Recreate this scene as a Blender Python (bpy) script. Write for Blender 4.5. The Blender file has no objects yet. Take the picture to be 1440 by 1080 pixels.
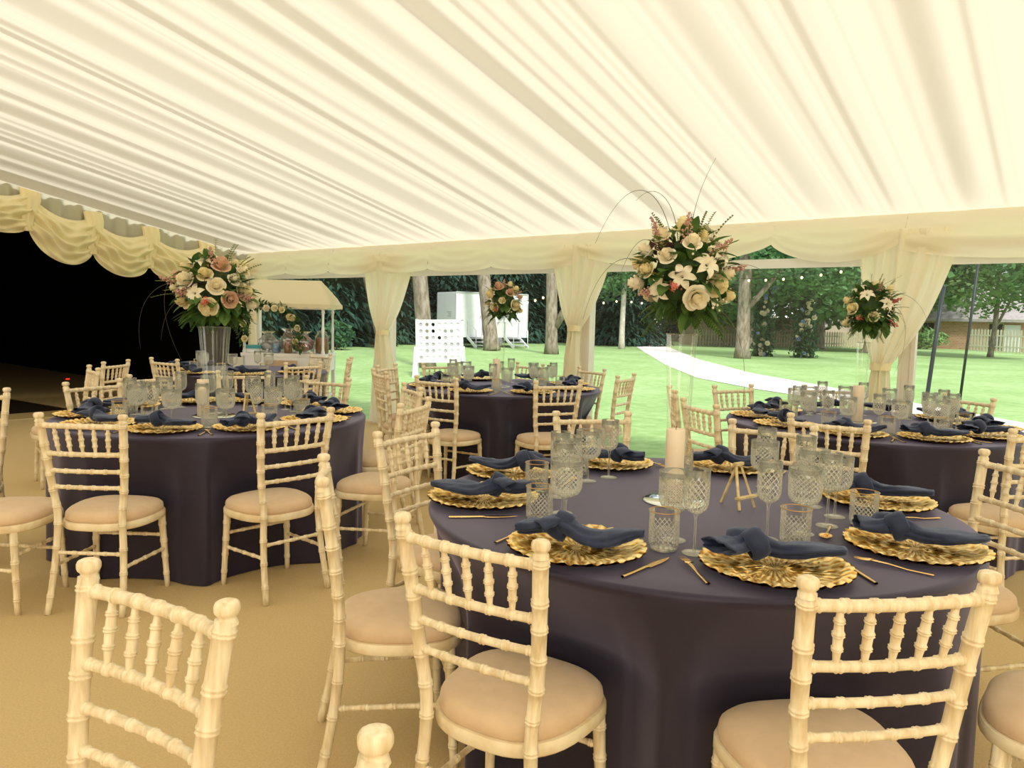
import bpy, math, random
import numpy as np
from math import sin, cos, pi, radians as rad, sqrt, atan2, hypot
from mathutils import Vector, Matrix
SC = bpy.context.scene
COL = SC.collection
R0 = random.Random(7)

# ------------------------------------------------------------------ materials
def new_mat(name):
    m = bpy.data.materials.new(name); m.use_nodes = True
    nt = m.node_tree; nt.nodes.clear()
    return m, nt
def N(nt, typ, **kw):
    n = nt.nodes.new(typ)
    for k, v in kw.items():
        if k in n.inputs: n.inputs[k].default_value = v
        else: setattr(n, k, v)
    return n
def c4(c): return (c[0], c[1], c[2], 1)
def ramp(nt, fac, stops):
    r = nt.nodes.new('ShaderNodeValToRGB'); e = r.color_ramp.elements
    while len(e) < len(stops): e.new(0.5)
    for i, (p, c) in enumerate(stops): e[i].position = p; e[i].color = c4(c)
    nt.links.new(fac, r.inputs[0]); return r.outputs[0]
def coords(nt, scale=(1, 1, 1), kind='Object'):
    t = nt.nodes.new('ShaderNodeTexCoord'); m = nt.nodes.new('ShaderNodeMapping')
    m.inputs['Scale'].default_value = scale
    nt.links.new(t.outputs[kind], m.inputs[0]); return m.outputs[0]
def noise(nt, co, scale, detail=3, rough=.55):
    n = N(nt, 'ShaderNodeTexNoise', Scale=scale, Detail=detail, Roughness=rough)
    nt.links.new(co, n.inputs['Vector']); return n.outputs['Fac']
def bump(nt, h, strength, dist=.01):
    b = N(nt, 'ShaderNodeBump', Strength=strength, Distance=dist)
    nt.links.new(h, b.inputs['Height']); return b.outputs[0]
def pbr(name, color, rough=.6, metal=0, noise_scale=None, color2=None, stretch=(1, 1, 1), bmp=0, bscale=None,
        sheen=0, spec=.5, stops=(.35, .65), emit=None, sheen_tint=None, trans=0, coat=0):
    m, nt = new_mat(name)
    b = N(nt, 'ShaderNodeBsdfPrincipled'); o = N(nt, 'ShaderNodeOutputMaterial')
    b.inputs['Base Color'].default_value = c4(color); b.inputs['Roughness'].default_value = rough
    b.inputs['Metallic'].default_value = metal; b.inputs['Specular IOR Level'].default_value = spec
    b.inputs['Sheen Weight'].default_value = sheen; b.inputs['Coat Weight'].default_value = coat
    if sheen_tint: b.inputs['Sheen Tint'].default_value = c4(sheen_tint)
    if emit: b.inputs['Emission Color'].default_value = c4(emit[0]); b.inputs['Emission Strength'].default_value = emit[1]
    co = coords(nt, stretch)
    if noise_scale:
        f = noise(nt, co, noise_scale)
        nt.links.new(ramp(nt, f, [(stops[0], color), (stops[1], color2 or color)]), b.inputs['Base Color'])
    if bmp:
        nt.links.new(bump(nt, noise(nt, co, bscale or noise_scale or 40), bmp), b.inputs['Normal'])
    out = b.outputs[0]
    if trans:
        t = N(nt, 'ShaderNodeBsdfTranslucent'); t.inputs[0].default_value = c4(color)
        mx = N(nt, 'ShaderNodeMixShader'); mx.inputs[0].default_value = trans
        nt.links.new(out, mx.inputs[1]); nt.links.new(t.outputs[0], mx.inputs[2]); out = mx.outputs[0]
    nt.links.new(out, o.inputs[0])
    return m
def fabric_light(name, refl, tran, mix):
    m, nt = new_mat(name)
    d = N(nt, 'ShaderNodeBsdfDiffuse'); t = N(nt, 'ShaderNodeBsdfTranslucent'); o = N(nt, 'ShaderNodeOutputMaterial')
    d.inputs[0].default_value = c4(refl); t.inputs[0].default_value = c4(tran)
    co = coords(nt); f = noise(nt, co, 260, 2)
    bn = bump(nt, f, .08, .002)
    nt.links.new(bn, d.inputs['Normal'])
    mx = N(nt, 'ShaderNodeMixShader'); mx.inputs[0].default_value = mix
    nt.links.new(d.outputs[0], mx.inputs[1]); nt.links.new(t.outputs[0], mx.inputs[2]); nt.links.new(mx.outputs[0], o.inputs[0])
    return m
def glass(name, tint=(.96, .97, .94), white=.16, cut=0, gain=1.0, base=.05, cutn=14, zk=150):
    """clear glass: straight-through transmission with fresnel mirror reflection, cut facets by a diamond bump"""
    m, nt = new_mat(name); L = nt.links.new
    tr = N(nt, 'ShaderNodeBsdfTransparent'); tr.inputs[0].default_value = c4(tint)
    gl = N(nt, 'ShaderNodeBsdfGlossy'); gl.inputs['Color'].default_value = (1, 1, .97, 1); gl.inputs['Roughness'].default_value = .06 if not cut else .12
    o = N(nt, 'ShaderNodeOutputMaterial'); mx = N(nt, 'ShaderNodeMixShader')
    fr = N(nt, 'ShaderNodeFresnel', IOR=1.5)
    mul = N(nt, 'ShaderNodeMath', operation='MULTIPLY_ADD'); mul.inputs[1].default_value = gain; mul.inputs[2].default_value = base
    if cut:
        t = nt.nodes.new('ShaderNodeTexCoord'); s = nt.nodes.new('ShaderNodeSeparateXYZ'); L(t.outputs['Object'], s.inputs[0])
        at = N(nt, 'ShaderNodeMath', operation='ARCTAN2'); L(s.outputs[1], at.inputs[0]); L(s.outputs[0], at.inputs[1])
        an = N(nt, 'ShaderNodeMath', operation='MULTIPLY'); L(at.outputs[0], an.inputs[0]); an.inputs[1].default_value = cutn
        zz = N(nt, 'ShaderNodeMath', operation='MULTIPLY'); L(s.outputs[2], zz.inputs[0]); zz.inputs[1].default_value = zk
        a = N(nt, 'ShaderNodeMath', operation='ADD'); L(an.outputs[0], a.inputs[0]); L(zz.outputs[0], a.inputs[1])
        b = N(nt, 'ShaderNodeMath', operation='SUBTRACT'); L(an.outputs[0], b.inputs[0]); L(zz.outputs[0], b.inputs[1])
        sa = N(nt, 'ShaderNodeMath', operation='SINE'); L(a.outputs[0], sa.inputs[0])
        sb = N(nt, 'ShaderNodeMath', operation='SINE'); L(b.outputs[0], sb.inputs[0])
        mn = N(nt, 'ShaderNodeMath', operation='MAXIMUM'); L(sa.outputs[0], mn.inputs[0]); L(sb.outputs[0], mn.inputs[1])
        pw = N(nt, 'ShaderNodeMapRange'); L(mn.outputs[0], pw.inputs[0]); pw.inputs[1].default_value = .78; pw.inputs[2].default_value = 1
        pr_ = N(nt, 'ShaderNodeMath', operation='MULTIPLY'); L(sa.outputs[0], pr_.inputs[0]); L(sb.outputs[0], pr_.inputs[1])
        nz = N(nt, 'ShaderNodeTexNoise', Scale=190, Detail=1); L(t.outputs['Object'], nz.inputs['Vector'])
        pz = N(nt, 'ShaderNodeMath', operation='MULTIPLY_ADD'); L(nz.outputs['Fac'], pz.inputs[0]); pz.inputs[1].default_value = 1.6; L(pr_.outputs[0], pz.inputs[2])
        L(ramp(nt, pz.outputs[0], [(.0, (.44, .43, .39)), (.32, (.74, .72, .67)), (.55, (.95, .955, .93))]), tr.inputs[0])  # dark facet lines painted into the tint in place of refraction
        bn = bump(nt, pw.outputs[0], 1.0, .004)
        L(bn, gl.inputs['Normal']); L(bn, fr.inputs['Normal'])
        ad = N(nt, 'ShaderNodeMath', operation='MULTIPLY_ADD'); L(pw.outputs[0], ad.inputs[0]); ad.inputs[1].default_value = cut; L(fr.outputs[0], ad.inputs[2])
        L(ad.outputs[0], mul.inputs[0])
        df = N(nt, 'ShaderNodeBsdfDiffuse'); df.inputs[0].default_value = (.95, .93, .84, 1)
        m2 = N(nt, 'ShaderNodeMixShader'); m2.inputs[0].default_value = .40  # white diffuse share painted in for sparkle on the facets
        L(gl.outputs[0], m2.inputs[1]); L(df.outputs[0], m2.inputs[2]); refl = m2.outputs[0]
    else:
        L(fr.outputs[0], mul.inputs[0])
        df = N(nt, 'ShaderNodeBsdfDiffuse'); df.inputs[0].default_value = (.95, .94, .88, 1)
        m2 = N(nt, 'ShaderNodeMixShader'); m2.inputs[0].default_value = white
        L(gl.outputs[0], m2.inputs[1]); L(df.outputs[0], m2.inputs[2]); refl = m2.outputs[0]
    cl = N(nt, 'ShaderNodeClamp'); L(mul.outputs[0], cl.inputs[0])
    L(cl.outputs[0], mx.inputs[0]); L(tr.outputs[0], mx.inputs[1]); L(refl, mx.inputs[2]); L(mx.outputs[0], o.inputs[0])
    return m
M = {}
M['wood'] = pbr('limewashed wood', (.66, .51, .30), .55, 0, 5, (.85, .75, .54), (14, 14, 1.6), bmp=.12, bscale=9, stops=(.3, .62))
M['wood_frame'] = pbr('limewashed seat wood', (.70, .55, .33), .55, 0, 11, (.84, .74, .53), (1, 1, 1), bmp=.08, bscale=14, stops=(.35, .6))
M['wood_end'] = pbr('worn pale wood', (.62, .44, .19), .55, 0, 30, (.80, .65, .38))
M['cushion'] = pbr('beige velvet', (.62, .45, .29), .85, 0, 14, (.68, .50, .33), sheen=.35, sheen_tint=(1, .9, .75), bmp=.05, bscale=300, spec=.2)
M['carpet'] = pbr('beige carpet', (.57, .42, .205), .95, 0, 120, (.63, .475, .25), bmp=.35, bscale=420, spec=.1)
M['cloth'] = pbr('aubergine tablecloth', (.0095, .0078, .0165), .5, 0, 60, (.0125, .010, .020), sheen=.35, sheen_tint=(.72, .66, 1), bmp=.04, bscale=600, spec=.5)
M['cloth'].node_tree.nodes['Principled BSDF'].inputs['Specular Tint'].default_value = (.80, .74, 1, 1)
M['napkin'] = pbr('navy napkin', (.013, .019, .047), .7, 0, 40, (.019, .028, .066), sheen=.3, sheen_tint=(.6, .7, 1), bmp=.05, bscale=500, spec=.3)
M['gold_plate'] = pbr('gold charger', (.86, .54, .13), .36, .6, 26, (.95, .72, .30), bmp=.15, bscale=60)
def petal_gold():
    m, nt = new_mat('gold petal charger'); L = nt.links.new
    b = N(nt, 'ShaderNodeBsdfPrincipled', Roughness=.36, Metallic=.55); o = N(nt, 'ShaderNodeOutputMaterial')
    t = nt.nodes.new('ShaderNodeTexCoord'); s_ = nt.nodes.new('ShaderNodeSeparateXYZ'); L(t.outputs['Object'], s_.inputs[0])
    at = N(nt, 'ShaderNodeMath', operation='ARCTAN2'); L(s_.outputs[1], at.inputs[0]); L(s_.outputs[0], at.inputs[1])
    ln = N(nt, 'ShaderNodeVectorMath', operation='LENGTH'); L(t.outputs['Object'], ln.inputs[0])
    nz = N(nt, 'ShaderNodeTexNoise', Scale=22, Detail=2); L(t.outputs['Object'], nz.inputs['Vector'])
    a = N(nt, 'ShaderNodeMath', operation='MULTIPLY_ADD'); L(at.outputs[0], a.inputs[0]); a.inputs[1].default_value = 34
    w_ = N(nt, 'ShaderNodeMath', operation='MULTIPLY'); L(nz.outputs['Fac'], w_.inputs[0]); w_.inputs[1].default_value = 9; L(w_.outputs[0], a.inputs[2])
    sn = N(nt, 'ShaderNodeMath', operation='SINE'); L(a.outputs[0], sn.inputs[0])
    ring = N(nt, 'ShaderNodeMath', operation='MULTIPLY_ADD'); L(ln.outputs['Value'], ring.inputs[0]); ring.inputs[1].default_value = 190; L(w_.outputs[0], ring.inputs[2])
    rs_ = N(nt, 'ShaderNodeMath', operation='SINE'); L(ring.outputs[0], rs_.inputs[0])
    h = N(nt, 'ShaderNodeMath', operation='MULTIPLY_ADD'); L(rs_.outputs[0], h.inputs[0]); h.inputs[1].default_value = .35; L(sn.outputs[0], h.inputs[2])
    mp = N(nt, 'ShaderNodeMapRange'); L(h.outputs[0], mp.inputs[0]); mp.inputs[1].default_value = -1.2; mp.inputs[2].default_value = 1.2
    L(ramp(nt, mp.outputs[0], [(.05, (.42, .20, .03)), (.4, (.86, .55, .14)), (.8, (1, .80, .38))]), b.inputs['Base Color'])  # shading painted into the gold: crevices between ridges darker, crests lighter
    L(bump(nt, mp.outputs[0], .8, .006), b.inputs['Normal']); L(b.outputs[0], o.inputs[0]); return m
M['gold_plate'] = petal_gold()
M['copper_under'] = pbr('copper underside', (.20, .06, .02), .4, .6)
M['gold'] = pbr('polished gold', (.80, .52, .20), .22, 1, 30, (.86, .60, .28))
M['gold_rim'] = pbr('gold lip', (.62, .36, .12), .28, .8)
M['candle'] = pbr('ivory wax', (.86, .70, .52), .5, 0, 8, (.90, .76, .58))
M['wick'] = pbr('wick', (.05, .04, .03), .9)
M['mirror'] = pbr('mirror glass', (.80, .88, .86), .04, 1)
M['bevel'] = pbr('mirror edge', (.75, .82, .72), .15, .3)
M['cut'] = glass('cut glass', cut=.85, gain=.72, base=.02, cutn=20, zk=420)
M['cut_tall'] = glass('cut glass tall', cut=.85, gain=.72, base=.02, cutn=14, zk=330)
M['clear'] = glass('clear glass', gain=.8, base=.02)
M['stem'] = glass('glass stem', gain=.6, base=.10, white=.5)
M['vase'] = glass('vase glass', gain=.30, base=.03, tint=(.97, .985, .96))
M['pvc'] = glass('clear pvc', white=.6, gain=.12, base=.03, tint=(.985, .985, .975))
M['ceil'] = fabric_light('ivory ceiling lining', (.85, .775, .62), (.87, .80, .635), .53)
M['lining'] = fabric_light('ivory wall lining', (.85, .76, .56), (.90, .80, .58), .5)
M['drape'] = fabric_light('cream drape voile', (.94, .87, .70), (.96, .90, .74), .5)
M['swag'] = fabric_light('cream swag satin', (.92, .83, .53), (.9, .8, .5), .15)
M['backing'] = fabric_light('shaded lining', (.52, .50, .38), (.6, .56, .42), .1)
M['black'] = pbr('black lining', (.004, .003, .003), .95, spec=.05)
M['dark_mat'] = pbr('dark brown matting', (.018, .010, .006), .95, 0, 80, (.024, .014, .009), spec=.1)
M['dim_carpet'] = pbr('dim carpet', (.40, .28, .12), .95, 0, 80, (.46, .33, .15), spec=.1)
M['alu'] = pbr('white aluminium', (.72, .66, .56), .4, 0, 3, (.78, .73, .64))
M['white'] = pbr('white paint', (.82, .83, .85), .45, 0, 4, (.88, .88, .89))
M['white_cool'] = pbr('pale blue white panel', (.86, .90, .94), .4, 0, 2, (.90, .93, .96))
M['grey'] = pbr('grey plastic', (.22, .23, .27), .5)
M['palegrey'] = pbr('pale grey plastic', (.50, .49, .51), .5)
M['black_metal'] = pbr('black metal', (.02, .03, .035), .5, .3)
M['led'] = pbr('red led', (.6, .02, .02), .5, emit=((1, .03, .02), 1.5))
M['bulb'] = pbr('warm bulb', (1, .85, .6), .3, emit=((1, .70, .36), 2.2))
M['wire'] = pbr('black wire', (.01, .01, .01), .6)
M['bark'] = pbr('grey bark', (.17, .135, .10), .95, 0, 9, (.36, .31, .25), (1, 1, .35), bmp=.8, bscale=16, spec=.1)
M['birch'] = pbr('pale bark', (.42, .38, .32), .9, 0, 6, (.62, .58, .50), bmp=.4, bscale=12)
def leafmat(name, a, b, sc=3, tr=.25):
    return pbr(name, a, .55, 0, sc, b, trans=tr, spec=.3)
M['conifer'] = leafmat('dark conifer needles', (.010, .034, .025), (.040, .105, .07), 1.2, .1)
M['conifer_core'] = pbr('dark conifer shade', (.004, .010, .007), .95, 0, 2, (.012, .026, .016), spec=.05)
M['decid'] = leafmat('mid green leaves', (.06, .155, .06), (.17, .33, .13), 1.4)
M['decid_light'] = leafmat('light green leaves', (.13, .27, .08), (.36, .52, .24), 1.1)
M['shrub'] = leafmat('shrub leaves', (.03, .10, .05), (.10, .24, .10), 2)
M['grass'] = None
M['leaf'] = leafmat('bouquet leaf', (.035, .10, .022), (.11, .21, .055), 14, .3)
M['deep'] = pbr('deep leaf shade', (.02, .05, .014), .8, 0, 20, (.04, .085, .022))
M['fern'] = leafmat('fern green', (.06, .14, .025), (.16, .27, .06), 14, .3)
M['sprig'] = leafmat('yellow green sprig', (.16, .20, .04), (.30, .33, .10), 20, .2)
M['darkbud'] = pbr('plum foliage', (.06, .032, .035), .7, 0, 20, (.11, .055, .06))
M['cream_petal'] = pbr('cream petal', (.86, .74, .40), .6, 0, 18, (.93, .86, .60), trans=.25, spec=.2)
M['white_petal'] = pbr('ivory petal', (.90, .80, .56), .6, 0, 18, (.95, .90, .74), trans=.25, spec=.2)
M['peach_petal'] = pbr('dusky peach petal', (.66, .40, .25), .7, 0, 18, (.80, .56, .40), trans=.2, spec=.2)
M['pink'] = pbr('coral pink plume', (.62, .12, .09), .8, 0, 40, (.82, .30, .22), trans=.2)
M['dusty'] = pbr('dusty pink plume', (.50, .26, .20), .8, 0, 40, (.68, .42, .34), trans=.2)
M['berry'] = pbr('ivory berry', (.85, .80, .58), .4)
M['blade'] = pbr('bear grass', (.10, .10, .05), .6)
M['blue_petal'] = pbr('pale blue petal', (.30, .42, .75), .6, 0, 9, (.62, .70, .92), trans=.2)
M['awning'] = fabric_light('cream awning canvas', (.86, .78, .56), (.8, .7, .5), .3)
M['kraft'] = pbr('kraft card', (.58, .40, .24), .8, 0, 20, (.64, .46, .28))
M['card'] = pbr('ivory card', (.86, .82, .70), .6)
M['teal'] = pbr('teal tin', (.06, .38, .40), .4)
M['sweet_red'] = pbr('pink sweets', (.45, .10, .08), .4, 0, 90, (.75, .45, .38))
M['sweet_brown'] = pbr('brown sweets', (.25, .09, .03), .4, 0, 90, (.5, .25, .12))
M['bluepack'] = pbr('blue packet', (.14, .30, .62), .4, 0, 30, (.45, .58, .78))
M['bagfilm'] = glass('clear sweet bag film', gain=.9, base=.16, tint=(.95, .92, .94))
M['fence'] = pbr('weathered fence wood', (.30, .28, .16), .9, 0, 5, (.44, .40, .25))
M['shed'] = pbr('tan shed boards', (.46, .34, .22), .85, 0, 3, (.55, .42, .29))
M['render'] = pbr('pale gable', (.52, .43, .33), .9)
M['path'] = pbr('pale paving', (.82, .76, .74), .9, 0, 2.5, (.94, .90, .88), spec=.2)

def grass_mat():
    m, nt = new_mat('lawn'); L = nt.links.new
    b = N(nt, 'ShaderNodeBsdfPrincipled', Roughness=.9); o = N(nt, 'ShaderNodeOutputMaterial'); b.inputs['Specular IOR Level'].default_value = .1
    co = coords(nt)
    a = noise(nt, co, .35, 4); bb = noise(nt, co, 5, 5, .7)
    mx = N(nt, 'ShaderNodeMath', operation='MULTIPLY_ADD'); L(a, mx.inputs[0]); mx.inputs[1].default_value = .45
    sc = N(nt, 'ShaderNodeMath', operation='MULTIPLY'); L(bb, sc.inputs[0]); sc.inputs[1].default_value = .55; L(sc.outputs[0], mx.inputs[2])
    L(ramp(nt, mx.outputs[0], [(.33, (.22, .37, .12)), (.5, (.33, .51, .20)), (.66, (.47, .63, .31))]), b.inputs['Base Color'])
    L(bump(nt, noise(nt, co, 60, 4), .5, .03), b.inputs['Normal'])
    L(b.outputs[0], o.inputs[0]); return m
M['grass'] = grass_mat()
def brick_mat(name, c1, c2, mortar, scale, w=.5, h=.25):
    m, nt = new_mat(name); L = nt.links.new
    b = N(nt, 'ShaderNodeBsdfPrincipled', Roughness=.85); o = N(nt, 'ShaderNodeOutputMaterial')
    t = nt.nodes.new('ShaderNodeTexCoord'); s = nt.nodes.new('ShaderNodeSeparateXYZ'); cb = nt.nodes.new('ShaderNodeCombineXYZ')
    L(t.outputs['Object'], s.inputs[0]); L(s.outputs[0], cb.inputs[0]); L(s.outputs[2], cb.inputs[1])
    br = N(nt, 'ShaderNodeTexBrick', Scale=scale); br.inputs['Color1'].default_value = c4(c1); br.inputs['Color2'].default_value = c4(c2); br.inputs['Mortar'].default_value = c4(mortar)
    br.inputs['Mortar Size'].default_value = .015; br.inputs['Brick Width'].default_value = w; br.inputs['Row Height'].default_value = h
    L(cb.outputs[0], br.inputs['Vector']); L(br.outputs[0], b.inputs['Base Color']); L(b.outputs[0], o.inputs[0]); return m
M['brick'] = brick_mat('barn brick', (.45, .24, .14), (.56, .33, .20), (.62, .50, .40), 2.2)
M['tile'] = brick_mat('barn roof tile', (.42, .38, .38), (.54, .50, .49), (.32, .29, .29), 2.6, .4, .2)

# ------------------------------------------------------------------ mesh builder
class MB:
    def __init__(s): s.v = []; s.f = []; s.mi = []; s.cur = 0
    def add(s, vs, fs):
        o = len(s.v); s.v += [tuple(p) for p in vs]
        for f in fs: s.f.append(tuple(o + i for i in f)); s.mi.append(s.cur)
    def box(s, c, d, rot=None):
        vs = []
        for z in (-1, 1):
            for y in (-1, 1):
                for x in (-1, 1):
                    p = Vector((x * d[0] / 2, y * d[1] / 2, z * d[2] / 2))
                    if rot is not None: p = rot @ p
                    vs.append(p + Vector(c))
        s.add(vs, [(0, 2, 3, 1), (4, 5, 7, 6), (0, 1, 5, 4), (2, 6, 7, 3), (0, 4, 6, 2), (1, 3, 7, 5)])
    def bar(s, a, b, w, h=None):
        a = Vector(a); b = Vector(b); d = b - a
        s.box((a + b) / 2, (w, h or w, d.length), d.to_track_quat('Z', 'Y').to_matrix())
    def tube(s, pts, rad_, n=8, cap=True, close=False, ell=None):
        pts = [Vector(p) for p in pts]; k = len(pts)
        if not hasattr(rad_, '__len__'): rad_ = [rad_] * k
        tg = []
        for i in range(k):
            a = pts[(i - 1) % k] if (close or i > 0) else pts[0]
            b = pts[(i + 1) % k] if (close or i < k - 1) else pts[-1]
            d = (b - a); tg.append(d.normalized() if d.length > 1e-9 else (tg[-1] if tg else Vector((0, 0, 1))))
        up = Vector((0, 0, 1)) if abs(tg[0].z) < .9 else Vector((0, 1, 0))
        nrm = (up - tg[0] * up.dot(tg[0])).normalized(); vs = []
        for i in range(k):
            nrm = (nrm - tg[i] * nrm.dot(tg[i])).normalized(); bn = tg[i].cross(nrm)
            for j in range(n):
                t = 2 * pi * j / n; ra = rad_[i]
                if ell: e = ell(i / (k - 1), t); vs.append(pts[i] + nrm * e[1] + bn * e[0])
                else: vs.append(pts[i] + (nrm * cos(t) + bn * sin(t)) * ra)
        fs = []
        for i in range(k if close else k - 1):
            for j in range(n):
                a = i * n + j; b = i * n + (j + 1) % n; i2 = (i + 1) % k
                fs.append((a, b, i2 * n + (j + 1) % n, i2 * n + j))
        if cap and not close: fs.append(tuple(range(n - 1, -1, -1))); fs.append(tuple((k - 1) * n + j for j in range(n)))
        s.add(vs, fs)
    def lathe(s, prof, n=24, c=(0, 0, 0), cap0=False, cap1=False):
        vs = []
        for r, z in prof:
            for j in range(n):
                t = 2 * pi * j / n; vs.append((c[0] + r * cos(t), c[1] + r * sin(t), c[2] + z))
        fs = []
        for i in range(len(prof) - 1):
            for j in range(n):
                a = i * n + j; b = i * n + (j + 1) % n; fs.append((a, b, b + n, a + n))
        if cap0: fs.append(tuple(range(n - 1, -1, -1)))
        if cap1: fs.append(tuple((len(prof) - 1) * n + j for j in range(n)))
        s.add(vs, fs)
    def grid(s, fn, nu, nv, wrap=False):
        vs = [fn(i / nu, j / nv) for j in range(nv + 1) for i in range(nu + (0 if wrap else 1))]
        w = nu if wrap else nu + 1; fs = []
        for j in range(nv):
            for i in range(nu):
                a = j * w + i; b = j * w + (i + 1) % w; fs.append((a, b, b + w, a + w))
        s.add(vs, fs)
    def ball(s, c, r, n=8, m=5, sq=1):
        c = Vector(c)
        s.grid(lambda u, v: c + Vector((r * sin(pi * v) * cos(2 * pi * u), r * sin(pi * v) * sin(2 * pi * u), -r * sq * cos(pi * v))), n, m, True)
    def xf(s, mat): s.v = [tuple(mat @ Vector(p)) for p in s.v]; return s
    def build(s, name, mat, parent=None, smooth=True, sharp=None):
        me = bpy.data.meshes.new(name); me.from_pydata(s.v, [], s.f); me.validate()
        mats = mat if isinstance(mat, (list, tuple)) else [mat]
        for m in mats: me.materials.append(m)
        if len(mats) > 1 and len(me.polygons) == len(s.mi): me.polygons.foreach_set('material_index', s.mi)
        if smooth: me.polygons.foreach_set('use_smooth', [True] * len(me.polygons))
        me.update()
        if smooth and sharp:
            try: me.set_sharp_from_angle(angle=rad(sharp))
            except Exception: pass
        o = bpy.data.objects.new(name, me); COL.objects.link(o)
        if parent: o.parent = parent
        return o
def empty(name, loc=(0, 0, 0), rz=0):
    o = bpy.data.objects.new(name, None); COL.objects.link(o); o.location = loc; o.rotation_euler = (0, 0, rz); o.empty_display_size = .1
    return o
def tag(o, label=None, cat=None, group=None, kind=None):
    if label: o['label'] = label
    if cat: o['category'] = cat
    if group: o['group'] = group
    if kind: o['kind'] = kind
    return o
def struct(o): o['kind'] = 'structure'; return o
KIDS = {}
def kids(o):
    return [c for c in bpy.data.objects if c.parent is o]
def dup(root, loc, rz, label, group=None, scale=None):
    """copy a thing together with its parts and sub-parts"""
    if root.name not in KIDS: KIDS[root.name] = [(c, kids(c)) for c in kids(root)]
    r = root.copy(); COL.objects.link(r); r.location = loc; r.rotation_euler = (0, 0, rz)
    if scale: r.scale = (scale,) * 3
    r['label'] = label
    if group: r['group'] = group
    for c, gs in KIDS[root.name]:
        d = c.copy(); COL.objects.link(d); d.parent = r
        for g in gs: e = g.copy(); COL.objects.link(e); e.parent = d
    return r
class Maker:
    """first call places the original, later calls place copies"""
    def __init__(s, root): s.root = root; s.used = False
    def __call__(s, loc, rz, label, group=None, scale=None):
        if s.used: return dup(s.root, loc, rz, label, group, scale)
        s.used = True; KIDS[s.root.name] = [(c, kids(c)) for c in kids(s.root)]
        r = s.root; r.location = loc; r.rotation_euler = (0, 0, rz); r['label'] = label
        if group: r['group'] = group
        if scale: r.scale = (scale,) * 3
        return r

# ------------------------------------------------------------------ camera (from the calibration of the photograph)
F, PITCH, ROLL, YAW = 1062.36, .087868, -.023917, .672525
CAM = Vector((4.31904, -6.55098, 1.39583))
fw = Vector((-sin(YAW) * cos(PITCH), cos(YAW) * cos(PITCH), -sin(PITCH)))
ri = Vector((cos(YAW), sin(YAW), 0)); dn = fw.cross(ri)
rx = cos(ROLL) * ri + sin(ROLL) * dn; dy = -sin(ROLL) * ri + cos(ROLL) * dn
cd = bpy.data.cameras.new('camera'); co_ = bpy.data.objects.new('camera', cd); COL.objects.link(co_)
mw = Matrix((( rx.x, -dy.x, -fw.x, CAM.x), (rx.y, -dy.y, -fw.y, CAM.y), (rx.z, -dy.z, -fw.z, CAM.z), (0, 0, 0, 1)))
co_.matrix_world = mw
cd.sensor_fit = 'HORIZONTAL'; cd.sensor_width = 36; cd.lens = F / 1440 * 36; cd.clip_end = 400; cd.clip_start = .05
SC.camera = co_

# ------------------------------------------------------------------ light
w = bpy.data.worlds.new('sky'); SC.world = w; w.use_nodes = True
nt = w.node_tree; nt.nodes.clear()
bg = N(nt, 'ShaderNodeBackground'); wo = N(nt, 'ShaderNodeOutputWorld')
bg.inputs[0].default_value = (.93, .965, 1, 1); bg.inputs[1].default_value = 1.15
nt.links.new(bg.outputs[0], wo.inputs[0])
sl = bpy.data.lights.new('sun', 'SUN'); sl.energy = 3.4; sl.angle = rad(8); sl.color = (1, .97, .90)
so = bpy.data.objects.new('sun', sl); COL.objects.link(so); so.rotation_euler = Vector((-.62, .42, -.66)).to_track_quat('-Z', 'Y').to_euler()
SC.view_settings.view_transform = 'Standard'
SC.view_settings.look = 'None'
SC.view_settings.exposure = 0.22
SC.cycles.max_bounces = 8; SC.cycles.transparent_max_bounces = 24; SC.cycles.diffuse_bounces = 5; SC.cycles.glossy_bounces = 4
SC.cycles.sample_clamp_indirect = 6; SC.cycles.caustics_reflective = False; SC.cycles.caustics_refractive = False
SC.cycles.use_denoising = True
def area(loc, target, size, power, color=(1, .93, .80), sy=None):
    l = bpy.data.lights.new('fill_light', 'AREA'); l.energy = power; l.size = size; l.color = color
    if sy: l.shape = 'RECTANGLE'; l.size_y = sy
    o = bpy.data.objects.new('fill_light', l); COL.objects.link(o); o.location = loc
    o.rotation_euler = (Vector(target) - Vector(loc)).to_track_quat('-Z', 'Y').to_euler()
area((7.2, -9.8, 2.6), (2.5, -3.5, .6), 3.0, 120)  # unseen fill lamp added behind the camera to brighten the interior

# ------------------------------------------------------------------ the marquee
XR, YB = 9.0, -12.0
def sl_(x): return .190 + (x + 6) * .0095
RP = random.Random(11)
pl = []
x_ = -6.2
while x_ < XR + .5:
    wd = RP.choice((.16, .24, .34, .48)) * RP.uniform(.8, 1.25); pl.append((x_, wd, RP.uniform(.06, .17) * wd, RP.uniform(.66, .86))); x_ += wd
pm = []
x_ = -6.2
while x_ < XR + .5:
    wd = RP.uniform(.05, .15); pm.append((x_, wd, RP.choice((.001, .002, .003, .009)) * RP.uniform(.7, 1.3), RP.uniform(.3, .75))); x_ += wd
def saw(tab, x):
    lo, hi = 0, len(tab) - 1
    while lo < hi:
        mid = (lo + hi + 1) // 2
        if tab[mid][0] <= x: lo = mid
        else: hi = mid - 1
    a, wd, d, k = tab[lo]; t = min(max((x - a) / wd, 0), 1)
    s = t / k if t < k else (1 - t) / (1 - k)
    s = s * s * (3 - 2 * s)
    return -d * s
pr_cache = {}
def pleat(x):
    key = round(x, 4)
    if key not in pr_cache: pr_cache[key] = (saw(pl, x), saw(pm, x))
    return pr_cache[key]
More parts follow.
